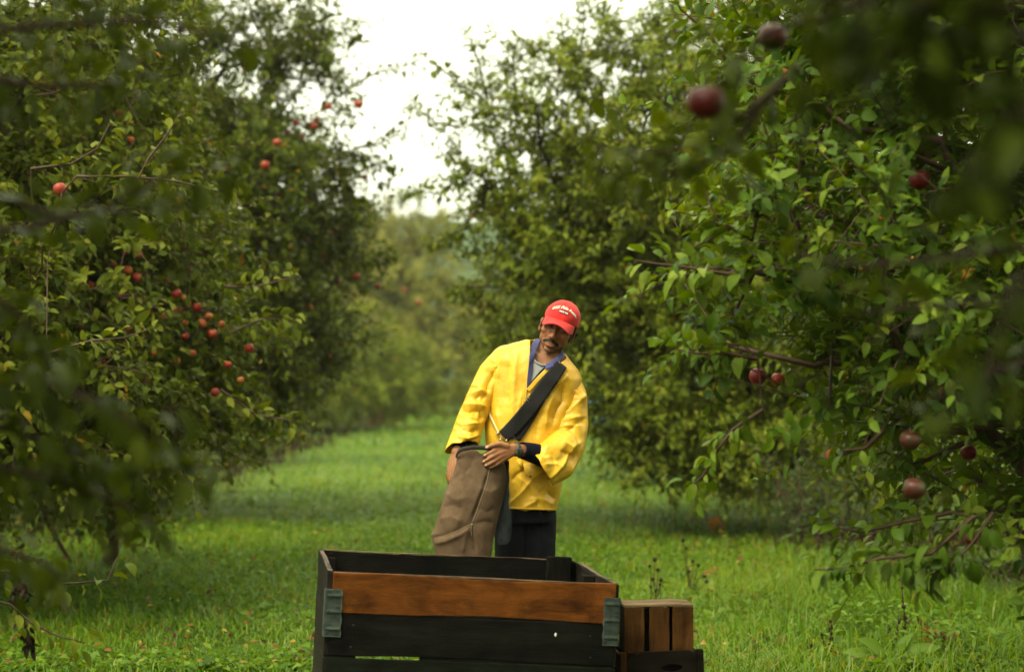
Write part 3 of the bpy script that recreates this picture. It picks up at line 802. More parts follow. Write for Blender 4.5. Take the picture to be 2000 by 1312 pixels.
def apple_mat(name, red, yel, amount):
    m, nt, b = new_mat(name)
    L = nt.links
    tc = N(nt, 'ShaderNodeTexCoord')
    oi = N(nt, 'ShaderNodeObjectInfo')
    ad = N(nt, 'ShaderNodeVectorMath', operation='ADD')
    L.new(tc.outputs['Object'], ad.inputs[0]); L.new(oi.outputs['Location'], ad.inputs[1])
    n = N(nt, 'ShaderNodeTexNoise', Scale=2.2, Detail=3.0)
    L.new(ad.outputs[0], n.inputs['Vector'])
    mp = N(nt, 'ShaderNodeMapping'); mp.inputs['Scale'].default_value = (9, 9, 1.2)
    L.new(tc.outputs['Object'], mp.inputs['Vector'])
    n2 = N(nt, 'ShaderNodeTexNoise', Scale=3.0, Detail=4.0)
    L.new(mp.outputs['Vector'], n2.inputs['Vector'])
    mm = N(nt, 'ShaderNodeMath', operation='MULTIPLY_ADD'); mm.inputs[1].default_value = 0.35
    L.new(n2.outputs['Fac'], mm.inputs[0]); L.new(n.outputs['Fac'], mm.inputs[2])
    rp = ramp(nt, [(amount, yel), (amount + 0.2, red), (0.95, tuple(c * .6 for c in red))])
    L.new(mm.outputs[0], rp.inputs['Fac'])
    L.new(rp.outputs['Color'], b.inputs['Base Color'])
    b.inputs['Roughness'].default_value = 0.42
    b.inputs['Specular IOR Level'].default_value = 0.3
    return m

# (u, v, pixel diameter, tree, kind, label)   kind: r red, d dark red, y yellow-orange, g green, m red, both darkened for shade
APPLES = [
    (1378, 202, 76, 'R1', 'm', 'large blurred dark red apple hanging closest to the camera'),
    (1510, 73, 58, 'R1', 'g', 'blurred greenish brown apple hanging above the large dark red one'),
    (1796, 352, 40, 'R2', 'd', 'dark crimson apple high in the sharp bright green tree'),
    (1480, 735, 35, 'R2', 'd', 'clear crimson apple hanging at the edge of the bright green tree, nearest the man'),
    (1520, 741, 28, 'R2', 'r', 'small orange red apple half hidden next to the clear crimson one'),
    (1778, 860, 42, 'R2', 'g', 'dull greenish red apple in the shaded foliage, upper of a pair'),
    (1785, 955, 46, 'R2', 'g', 'dull red and green apple hanging low in the shaded foliage'),
    (1892, 884, 32, 'R2', 'd', 'dim dark red apple in shade beside the dull greenish pair'),
    (1855, 828, 22, 'R2b', 'd', 'tiny dim apple deep in shade above the dull greenish pair'),
    (1966, 822, 32, 'R2', 'd', 'dim apple at the picture edge deep in shaded leaves'),
    (1896, 1052, 26, 'R2', 'd', 'dim apple on the lowest thick bough of the bright green tree'),
    (117, 370, 27, 'L2', 'r', 'lone clear orange red apple hanging among the sharp twigs of the red apple tree'),
    (415, 652, 20, 'L2', 'r', 'brightest red apple below the bare branch of the red apple tree'),
    (433, 633, 14, 'L2', 'y', 'small yellow apple beside the brightest red one'),
    (487, 680, 19, 'L2', 'r', 'pinkish apple at the outer edge of the red apple tree'),
    (700, 204, 17, 'L3', 'r', 'red apple standing out at the tip against the white sky'),
    (541, 279, 17, 'L3', 'r', 'bright red apple lowest of the cluster in the tall dark tree'),
    (712, 346, 13, 'L3', 'd', 'dark apple under the bough edge next to the white sky'),
    (697, 540, 14, 'L3', 'r', 'red apple low on the tall dark tree above the lane'),
    (738, 560, 12, 'L3', 'r', 'small red apple at the tip of a low bough over the lane'),
]
for u, v, s in [(181, 465, 18), (245, 492, 16), (271, 497, 18), (222, 518, 14), (249, 528, 20), (267, 542, 20), (177, 556, 15), (345, 574, 20), (362, 583, 15), (385, 600, 19), (346, 607, 20), (362, 631, 15), (394, 632, 20), (362, 657, 15), (200, 703, 16), (285, 746, 17), (420, 766, 18), (250, 641, 15), (300, 690, 14), (206, 590, 14), (318, 618, 15), (408, 618, 16), (290, 610, 14), (375, 690, 16), (445, 712, 15), (470, 742, 14), (158, 636, 15), (330, 548, 14), (236, 575, 14), (60, 648, 15), (212, 780, 16), (345, 705, 15)]:
    APPLES.append((u, v, s, 'L2', 'r' if (u + v) % 3 else 'y', None))
for u, v, s in [(642, 208, 14), (632, 212, 13), (578, 240, 14), (607, 243, 13), (619, 233, 13), (614, 247, 14), (560, 259, 13), (518, 323, 18), (655, 450, 13), (572, 512, 13), (508, 478, 13), (460, 478, 13), (572, 462, 12), (659, 552, 12), (600, 598, 12), (255, 273, 15), (232, 221, 14), (91, 209, 12), (600, 640, 12), (596, 84, 10), (646, 104, 9), (530, 300, 14), (590, 268, 12), (640, 300, 12), (610, 330, 12), (545, 380, 13), (632, 500, 12), (600, 470, 12), (555, 560, 12), (470, 420, 13)]:
    APPLES.append((u, v, s, 'L3' if u > 400 else 'L2', 'r' if (u + v) % 4 else 'y', None))
for u, v, s in [(818, 591, 9), (700, 640, 8), (790, 566, 8)]:
    APPLES.append((u, v, s, 'L4', 'r', None))

def apple_pos(u, v, s, tree):
    dia = 0.074
    d = dia * F / s
    lim = {'R1': (3.8, 5.2), 'R2': (7.0, 8.6), 'L2': (11.5, 13.6), 'L3': (21.0, 23.5), 'L4': (38, 42), 'R2b': (13, 14.5)}[tree]
    d = min(max(d, lim[0]), lim[1])
    return pw(u, v, d), s * d / F

def apple_clear():
    c = {}
    for u, v, s, t, k, l in APPLES:
        p, dia = apple_pos(u, v, s, t)
        c.setdefault(t, []).append((p, dia * (0.85 if t in ('R1', 'R2') else (1.1 if l else 0.45 + 0.65 * ((u * 7 + v * 13) % 10) / 10))))
    # keep the open lane of sight to nothing else: only the apples are picked free
    return c

def build_apples():
    stalk = simple_mat('apple_stalk', (0.07, 0.045, 0.025), 0.8)
    mats = {'m': apple_mat('apple_red_shaded', (0.085, 0.006, 0.006), (0.07, 0.03, 0.01), 0.40),  # shade on the nearest apple is put into this darkened red
            'r': apple_mat('apple_red', (0.25, 0.022, 0.010), (0.28, 0.095, 0.02), 0.44),
            'd': apple_mat('apple_crimson', (0.15, 0.008, 0.009), (0.13, 0.03, 0.010), 0.40),
            'y': apple_mat('apple_orange', (0.30, 0.055, 0.013), (0.32, 0.15, 0.03), 0.52),
            'g': apple_mat('apple_green_red_shaded', (0.060, 0.010, 0.007), (0.032, 0.030, 0.007), 0.54)}  # real green and red, darkened to stand for leaf shade
    proto = {k: apple_mesh('apple', i + 1, m, stalk) for i, (k, m) in enumerate(mats.items())}
    rng = random.Random(5)
    where = {'L2': ('small red apple among many in the red apple tree, blurred', 'small red apples in the leafy tree over brown stems'),
             'L3': ('small blurred red apple in the tall dark tree', 'small red apples in the tall dark tree'),
             'L4': ('tiny blurred red apple in the low spreading tree far along the lane', 'tiny apples in the far low tree')}
    for u, v, s, t, k, lab in APPLES:
        p, dia = apple_pos(u, v, s, t)
        me, st = proto[k]
        o = bpy.data.objects.new('apple', me)
        o.location = tuple(p); o.scale = (dia, dia, dia)
        o.rotation_euler = (rng.uniform(-.35, .35), rng.uniform(-.35, .35), rng.uniform(0, 6.28))
        COL.objects.link(o)
        q = bpy.data.objects.new('stalk', st); COL.objects.link(q); q.parent = o
        if lab: tag(o, lab, 'apple', 'apples hanging in the trees')
        else: tag(o, where[t][0], 'apple', where[t][1])
    # windfalls
    spots = [(1502, 984), (1516, 982), (1552, 985), (1524, 968), (1480, 962), (1535, 946), (1482, 948), (1420, 938), (1395, 930), (1450, 925), (1570, 930), (1600, 950), (1440, 945), (1505, 938), (1560, 955), (1380, 945)]
    for i, (u, v) in enumerate(spots):
        d = CAMZ * F / (v - HOR) * 0.985
        p = pw(u, v, d); p[2] = float(ground_h(np.array([p[0]]), np.array([p[1]]))[0]) + 0.035
        me, st = proto['d' if i % 3 else 'r']
        o = bpy.data.objects.new('fallen_apple', me)
        dd = 0.072 * rng.uniform(.85, 1.15)
        o.location = tuple(p); o.scale = (dd, dd, dd)
        o.rotation_euler = (rng.uniform(-2, 2), rng.uniform(-2, 2), rng.uniform(0, 6.28))
        COL.objects.link(o)
        if i < 3:
            tag(o, ['bright red windfall apple at the grass edge, one touching its neighbour', 'dark red windfall apple at the grass edge resting against a brighter one', 'red windfall apple lying apart at the foot of the grey green weed'][i], 'apple', 'windfall apples under the tree')
        else:
            tag(o, 'dim windfall apple on the dark soil under the trees', 'apple', 'windfall apples on the dark soil')

# ------------------------------------------------------------------ bin and crates
def board(bm, x0, x1, y0, y1, z0, z1, rng, wob=0.003, n=10, long='x', mi=0, topjit=None):
    """a plank as a subdivided box with slightly uneven edges"""
    ax = {'x': 0, 'y': 1, 'z': 2}[long]
    lo, hi = [x0, y0, z0], [x1, y1, z1]
    oth = [a for a in range(3) if a != ax]
    rings = []
    ph = [rng.uniform(0, 6.28) for _ in range(8)]
    for i in range(n + 1):
        t = i / n
        c = lo[ax] + (hi[ax] - lo[ax]) * t
        ring = []
        for q, (sa, sb) in enumerate(((0, 0), (1, 0), (1, 1), (0, 1))):
            p = [0, 0, 0]
            p[ax] = c
            p[oth[0]] = (lo, hi)[sa][oth[0]] + wob * 0.4 * math.sin(3 * t * 3.1 + ph[q])
            p[oth[1]] = (lo, hi)[sb][oth[1]] + wob * math.sin(2.3 * t * 3.1 + ph[4 + (q > 1)]) + wob * .6 * rng.uniform(-1, 1)
            ring.append(bm.verts.new(p))
        rings.append(ring)
    fs = []
    for a, b in zip(rings, rings[1:]):
        for q in range(4):
            fs.append(bm.faces.new((a[q], a[(q + 1) % 4], b[(q + 1) % 4], b[q])))
    fs.append(bm.faces.new(rings[0][::-1])); fs.append(bm.faces.new(rings[-1]))
    for f in fs: f.material_index = mi
    return fs

def bm_obj(name, bm, mats, parent=None, mat4=None, smooth=False, bevel=0.0):
    bmesh.ops.recalc_face_normals(bm, faces=bm.faces)
    if bevel:
        es = [e for e in bm.edges if len(e.link_faces) == 2 and e.calc_face_angle(0) > 0.8]
        bmesh.ops.bevel(bm, geom=es, offset=bevel, segments=1, affect='EDGES')
    if mat4 is not None: bm.transform(mat4)
    me = bpy.data.meshes.new(name); bm.to_mesh(me); bm.free()
    for m in (mats if isinstance(mats, (list, tuple)) else [mats]): me.materials.append(m)
    if smooth:
        for p in me.polygons: p.use_smooth = True
    o = bpy.data.objects.new(name, me); COL.objects.link(o)
    if parent: o.parent = parent
    return o

def build_bin():
    rng = random.Random(3)
    Wd, Dp, H = 1.155, 1.04, 0.74
    fl_top = np.array([(640 - 1000) / F * 8.45, 8.45, 0])
    T = Matrix.Translation((fl_top[0] - 0.04, 8.45, 0.0)) @ Matrix.Rotation(R(7.0), 4, 'Z') @ Matrix.Rotation(R(3.1), 4, 'Y')
    root = empty('apple_bin', (fl_top[0] - 0.04, 8.45, 0.0), 'large wooden apple bin with one orange brown top board, standing before the man', 'bin')
    root.matrix_world = T
    z0 = 0.022
    dark = wood_mat('wet_dark_wood', (0.002, 0.002, 0.0014), (0.0045, 0.0042, 0.003), (0.014, 0.012, 0.008), 0.85, 'X')
    darkg = wood_mat('wet_mossy_wood', (0.0025, 0.003, 0.0018), (0.006, 0.0075, 0.0042), (0.016, 0.019, 0.011), 0.85, 'X')
    darky = wood_mat('wet_side_wood', (0.005, 0.004, 0.003), (0.014, 0.011, 0.008), (0.034, 0.026, 0.019), 0.6, 'Y')
    darkz = wood_mat('wet_post_wood', (0.002, 0.0017, 0.0014), (0.005, 0.004, 0.003), (0.016, 0.012, 0.008), 0.85, 'Z')
    orange = wood_mat('orange_brown_board', (0.022, 0.007, 0.002), (0.105, 0.032, 0.004), (0.19, 0.062, 0.009), 0.55, 'X')
    rim = wood_mat('worn_rim_wood', (0.06, 0.035, 0.02), (0.13, 0.08, 0.045), (0.22, 0.15, 0.09), 0.6, 'X')
    rimy = wood_mat('worn_side_rim_wood', (0.05, 0.035, 0.025), (0.11, 0.08, 0.06), (0.18, 0.13, 0.10), 0.6, 'Y')
    th = 0.022
    def obj(name, fill, mats, label=None, bevel=0.0025):
        bm = bmesh.new(); fill(bm)
        o = bm_obj(name, bm, mats, root, bevel=bevel)
        if label: o['label'] = label
        return o
    e = 0.022
    # front: orange top board in front of the posts, two dark boards, a slit between them
    def f_top(bm): board(bm, e, Wd - e * .7, 0, th, H - 0.152, H, rng, 0.004, 14)
    def f_rim(bm): board(bm, e + .004, Wd - e * .7 - .004, 0.003, th - 0.002, H + 0.0005, H + 0.0042, rng, 0.0012, 14)
    o = obj('top_board', f_top, orange, 'orange brown worn top board')
    bm = bmesh.new(); f_rim(bm); q = bm_obj('worn_edge', bm, rim, o)
    q.matrix_parent_inverse = Matrix.Identity(4)
    def f_mid(bm): board(bm, 0.012, Wd - 0.012, 0.004, th + .002, H - 0.318, H - 0.156, rng, 0.003, 14)
    obj('front_board', f_mid, dark)
    def f_low(bm):
        board(bm, 0.012, Wd - 0.012, 0.004, th + .002, H - 0.50, H - 0.3285, rng, 0.0014, 14)
        # the joint is closed except for a slit in its left half
        board(bm, 0.014, 0.125, 0.008, th - .003, H - 0.338, H - 0.308, rng, 0.0008, 3)
        board(bm, 0.375, Wd - 0.014, 0.008, th - .003, H - 0.338, H - 0.308, rng, 0.0008, 8)
    obj('front_board', f_low, darkg)
    def f_bot(bm): board(bm, 0.012, Wd - 0.012, 0.004, th + .002, 0.09, H - 0.507, rng, 0.003, 14)
    obj('front_board', f_bot, dark)
    # back boards (gap that lets the slit look through)
    def b_up(bm): board(bm, 0.0225, Wd - 0.0225, Dp - th, Dp, H - 0.205, H + .006, rng, 0.005, 16)
    o = obj('back_board', b_up, dark)
    bm = bmesh.new(); board(bm, 0.024, Wd - 0.034, Dp - th + .003, Dp - .003, H + 0.0065, H + 0.0105, rng, 0.0015, 16); bm_obj('worn_edge', bm, rim, o)
    def b_mid(bm): board(bm, 0.0225, Wd - 0.0225, Dp - th, Dp, H - 0.415, H - 0.212, rng, 0.003, 12)
    obj('back_board', b_mid, dark)
    def b_low(bm): board(bm, 0.0225, Wd - 0.0225, Dp - th, Dp, 0.09, H - 0.50, rng, 0.003, 12)
    obj('back_board', b_low, dark)
    # sides
    for s, x in (('l', 0.0), ('r', Wd - th)):
        zt = H + (0.004 if s == 'l' else -0.002)
        def side(bm): board(bm, x, x + th, 0.025, Dp + .002, H - 0.16, zt, rng, 0.004, 12, 'y')
        o = obj('side_board', side, darky)
        bm = bmesh.new(); board(bm, x + .002, x + th - .002, 0.027, Dp, zt + .0006, zt + .0045, rng, 0.0016, 12, 'y'); bm_obj('worn_edge', bm, rimy, o)
        for za, zb in ((H - 0.33, H - 0.165), (H - 0.50, H - 0.335), (0.09, H - 0.505)):
            def side2(bm): board(bm, x, x + th, 0.025, Dp + .002, za, zb, rng, 0.003, 10, 'y')
            obj('side_board', side2, darky)
    # corner posts
    for x0, y0, zt, w in ((th + .001, th + .003, H - 0.012, 0.05), (Wd - th - .051, th + .003, H - .03, .05), (th + .001, Dp - th - .045, H - .02, .05), (Wd - 0.155, Dp - th - .043, H + 0.026, 0.108)):
        def post(bm): board(bm, x0, x0 + w, y0, y0 + 0.04, 0.09, zt, rng, 0.002, 8, 'z')
        obj('corner_post', post, darkz, bevel=.004)
    def inner(bm): board(bm, Wd - th - .05, Wd - th - .001, Dp * .5 - .03, Dp * .5 + .03, 0.09, H - 0.01, rng, 0.002, 8, 'z')
    obj('corner_post', inner, darkz)
    # floor boards and runners
    def flo(bm): board(bm, 0.02, Wd - .02, 0.03, Dp - .03, 0.075, 0.09, rng, 0.001, 6)
    obj('floor', flo, dark)
    for x in (0.02, Wd / 2 - .04, Wd - .10):
        def run(bm): board(bm, x, x + .08, 0.02, Dp - .02, -0.02, 0.074, rng, 0.002, 6, 'y')
        obj('runner', run, darky)
    # galvanised corner brackets with pressed ribs
    gal = simple_mat('galvanised_steel', (0.075, 0.100, 0.080), 0.6, 0.4, noise=(35.0, 0.5), bump=(25.0, 0.5, 0.006), metallic=0.35)
    rust = simple_mat('bracket_hole', (0.03, 0.018, 0.012), 0.8)
    for s, x in (('l', -0.004), ('r', Wd - 0.062)):
        zt, zb = (H - 0.062, H - 0.248) if s == 'l' else (H - 0.050, H - 0.240)
        bm = bmesh.new()
        nx, nz = 12, 48
        grid = []
        ww = 0.066
        for j in range(nz + 1):
            row = []
            t = j / nz
            zz = zb + (zt - zb) * t
            rib = sum(math.exp(-((t - c) / 0.028) ** 2) for c in (0.16, 0.52, 0.86))
            dent = 0.0018 * math.sin(9 * t + 2 * (s == 'l')) * math.sin(5 * t + 1)
            for i in range(nx + 1):
                a = i / nx
                ribx = 1 if 0.12 < a < 0.95 else 0
                yy = -0.0045 - 0.0055 * rib * ribx - dent * math.sin(a * 4 + 1) + (0.0015 * math.sin(17 * t + 3 * a) if s == 'l' else 0)
                row.append(bm.verts.new((x + ww * a + 0.0015 * math.sin(23 * t) * (i in (0, nx)), yy, zz)))
            grid.append(row)
        for j in range(nz):
            for i in range(nx):
                bm.faces.new((grid[j][i], grid[j][i + 1], grid[j + 1][i + 1], grid[j + 1][i]))
        # leg of the bracket that wraps round the side
        k = 0 if s == 'l' else nx
        xs = x - 0.003 if s == 'l' else x + ww + 0.003
        prev = [bm.verts.new((xs, 0.055, grid[j][k].co.z)) for j in range(nz + 1)]
        for j in range(nz):
            bm.faces.new((grid[j][k], grid[j + 1][k], prev[j + 1], prev[j]))
        bmesh.ops.solidify(bm, geom=bm.faces[:], thickness=0.002)
        o = bm_obj('metal_bracket', bm, gal, root, smooth=True)
        for zz, xx in ((zb + .018, .012), (zb + .10, .016), (zt - .03, .02), (zt - .07, .05)):
            bm = bmesh.new()
            r = bmesh.ops.create_cone(bm, cap_ends=True, segments=10, radius1=.0042, radius2=.003, depth=.004)
            bmesh.ops.transform(bm, matrix=Matrix.Translation((x + xx, -.0085, zz)) @ Matrix.Rotation(R(90), 4, 'X'), verts=r['verts'])
            bm_obj('nail', bm, rust, o)
    # rusty nail heads through the front boards
    for k, (xx, zz) in enumerate(((.105, -.03), (.10, -.118), (Wd - .105, -.035), (Wd - .10, -.122), (.11, -.20), (.105, -.285), (Wd - .11, -.205), (Wd - .105, -.29), (.58, -.05), (.60, -.13))):
        bm = bmesh.new()
        r = bmesh.ops.create_cone(bm, cap_ends=True, segments=8, radius1=.0042, radius2=.003, depth=.003)
        bmesh.ops.transform(bm, matrix=Matrix.Translation((xx, -.0008 if zz > -.15 else .003, H + zz)) @ Matrix.Rotation(R(90), 4, 'X'), verts=r['verts'])
        bm_obj('nail', bm, rust, root)
    # a bit of pale fluff stuck to the dark board
    bm = bmesh.new()
    bmesh.ops.create_icosphere(bm, subdivisions=2, radius=0.0055)
    for v in bm.verts: v.co = Vector((v.co.x * .8, v.co.y * .3, v.co.z * 1.4)) * (1 + .3 * mnoise.noise(v.co * 400))
    bmesh.ops.translate(bm, vec=(0.907, 0.003, H - 0.205), verts=bm.verts)
    bm_obj('droplet', bm, simple_mat('pale_droplet', (0.6, 0.66, 0.5), 0.3), root)
    return T

def build_crates():
    rng = random.Random(9)
    lt = wood_mat('crate_slat_wood', (0.012, 0.005, 0.0015), (0.056, 0.023, 0.005), (0.12, 0.055, 0.013), 0.8, 'Z')
    ltx = wood_mat('crate_top_wood', (0.06, 0.036, 0.018), (0.15, 0.098, 0.052), (0.26, 0.185, 0.105), 0.6, 'X')
    dk = wood_mat('crate_end_wood', (0.004, 0.003, 0.002), (0.010, 0.0075, 0.0045), (0.025, 0.018, 0.011), 0.85, 'X')
    # lower crate
    d = 9.0
    p = pw(1216, 1280, d)
    w, dp, h = 0.350, 0.36, p[2] + 0.012
    T = Matrix.Translation((p[0], d, 0.0)) @ Matrix.Rotation(R(5), 4, 'Z') @ Matrix.Rotation(R(-1.8), 4, 'Y')
    low = empty('crate', (0, 0, 0), 'dark slatted crate at the bottom of the pair beside the bin', 'crate', 'wooden crates stacked beside the bin'); low.matrix_world = T
    def o(name, root, fill, m, label=None):
        bm = bmesh.new(); fill(bm); q = bm_obj(name, bm, m, root, bevel=.002)
        if label: q['label'] = label
    def front(bm):
        # end board with a round hand hole: outer frame of quads around the hole
        y0, y1 = 0.0, 0.018
        hx, hz, hr = w * .62, h - .072, .026
        n = 24
        out = []
        for k in range(n):
            a = 2 * math.pi * k / n
            c, s = math.cos(a), math.sin(a)
            sc = min((w - .03 - hx) / max(c, 1e-6) if c > 0 else (hx - .03) / max(-c, 1e-6), (h - hz) / max(s, 1e-6) if s > 0 else (hz - .0) / max(-s, 1e-6))
            out.append((hx + c * sc, hz + s * sc))
        inn = [(hx + hr * math.cos(2 * math.pi * k / n) * 1.7, hz + hr * .62 * math.sin(2 * math.pi * k / n)) for k in range(n)]
        vo = [[bm.verts.new((x, y, z)) for x, z in out] for y in (y0, y1)]
        vi = [[bm.verts.new((x, y, z)) for x, z in inn] for y in (y0, y1)]
        for k in range(n):
            k2 = (k + 1) % n
            bm.faces.new((vo[0][k], vo[0][k2], vi[0][k2], vi[0][k]))
            bm.faces.new((vo[1][k], vi[1][k], vi[1][k2], vo[1][k2]))
            bm.faces.new((vi[0][k], vi[0][k2], vi[1][k2], vi[1][k]))
            bm.faces.new((vo[0][k], vo[1][k], vo[1][k2], vo[0][k2]))
    o('end_board', low, front, dk)
    o('end_board', low, lambda bm: board(bm, 0.03, w - .03, dp - .018, dp, 0, h, rng, .002, 6), dk)
    for x in (0.0, w - .0285):
        o('corner_post', low, lambda bm: board(bm, x, x + .0285, 0.0, .03, 0, h, rng, .001, 6, 'z'), lt if x == 0 else dk)
        o('corner_post', low, lambda bm: board(bm, x, x + .0285, dp - .03, dp, 0, h, rng, .001, 6, 'z'), lt)
        for k in range(3):
            za = h * (k / 3) + .006
            o('side_slat', low, lambda bm: board(bm, x + .004, x + .016, .031, dp - .031, za, za + h / 3 - .018, rng, .002, 6, 'y'), lt)
    o('floor', low, lambda bm: board(bm, .017, w - .017, .02, dp - .02, .004, .014, rng, .001, 4), dk)
    # upper crate, lying on its open side: three upright slats face the camera
    q0 = pw(1217, 1279, d)
    zb = q0[2] + 0.004
    w2, d2, h2 = 0.290, 0.19, 0.192
    T2 = Matrix.Translation((q0[0] + .004, d + .012, zb)) @ Matrix.Rotation(R(4.0), 4, 'Z')
    up = empty('crate', (0, 0, 0), 'orange brown slatted crate turned over on top of the dark one', 'crate', 'wooden crates stacked beside the bin'); up.matrix_world = T2
    sl = [(0.002, 0.086), (0.107, 0.190), (0.204, 0.290)]
    for a, b in sl:
        o('front_slat', up, lambda bm: board(bm, a, b, 0, .012, .002, h2, rng, .0015, 8, 'z'), lt)
        o('back_slat', up, lambda bm: board(bm, a, b, d2 - .012, d2, .002, h2, rng, .0015, 8, 'z'), lt)
    rust = simple_mat('rusty_nail', (0.025, 0.014, 0.009), 0.8)
    for a, b in sl:
        for xx in (a + .02, b - .02):
            for zz in (.012, h2 - .012):
                bm = bmesh.new()
                r = bmesh.ops.create_cone(bm, cap_ends=True, segments=8, radius1=.003, radius2=.0024, depth=.003)
                bmesh.ops.transform(bm, matrix=Matrix.Translation((xx, -.0012, zz)) @ Matrix.Rotation(R(90), 4, 'X'), verts=r['verts'])
                bm_obj('nail', bm, rust, up)
    for ya, yb in ((.002, .088), (.099, d2 - .002)):
        o('top_board', up, lambda bm: board(bm, 0, w2, ya, yb, h2 + .001, h2 + .013, rng, .0018, 8), ltx)
    for x in (.006, w2 - .022):
        o('end_board', up, lambda bm: board(bm, x, x + .014, .0135, d2 - .0135, .002, h2 - .001, rng, .001, 6, 'y'), dk)
    o('floor', up, lambda bm: board(bm, .022, w2 - .024, .05, .062, .01, h2 - .01, rng, .001, 4), dk)

# ------------------------------------------------------------------ weeds and small things
def plant(name, label, cat, u, v, height, d=None, group=None):
    if d is None: d = CAMZ * F / (v - HOR)
    p = pw(u, v, d); p[2] = float(ground_h(np.array([p[0]]), np.array([p[1]]))[0]) - .01
    return empty(name, p, label, cat, group), p

def leaves_obj(name, root, org, pos, dr, nr, L, W, rng, mat, hi=True, tint=None, curl=None):
    V, f, l, t = leaf_geo(np.array(pos), np.array(dr), np.array(nr), np.array(L), np.array(W), rng, hi, tint, curl)
    return mesh_np(name, V, f, l, mat, root, smooth=True, attrs={'tint': t}, org=org)

def tube_obj(name, root, org, paths, mat, sides=5):
    V, f, l = tubes(paths, sides)
    return mesh_np(name, V, f, l, mat, root, smooth=True, org=org)

def seed_stalks(root, org, stems, hm, sm, rng, knob=0.010, dens=60):
    """upright dry stems beset with small seed lumps"""
    for s in stems:
        so = tube_obj('stem', root, org, [(np.array(s), np.linspace(.0055, .002, len(s)))], sm)
        bm = bmesh.new()
        s = np.array(s); seg = np.linalg.norm(np.diff(s, axis=0), axis=1); cum = np.concatenate([[0], np.cumsum(seg)])
        n = int(dens * cum[-1])
        for k in range(n):
            t = cum[-1] * (0.3 + 0.7 * rng.random())
            c = np.array([np.interp(t, cum, s[:, a]) for a in range(3)]) + rng.normal(0, .006, 3)
            r = bmesh.ops.create_icosphere(bm, subdivisions=1, radius=knob * rng.uniform(.5, 1.1))
            for vv in r['verts']:
                vv.co = Vector((vv.co.x, vv.co.y, vv.co.z * 1.5)) + Vector(c - org)
        bm_obj('seed_heads', bm, hm, so)

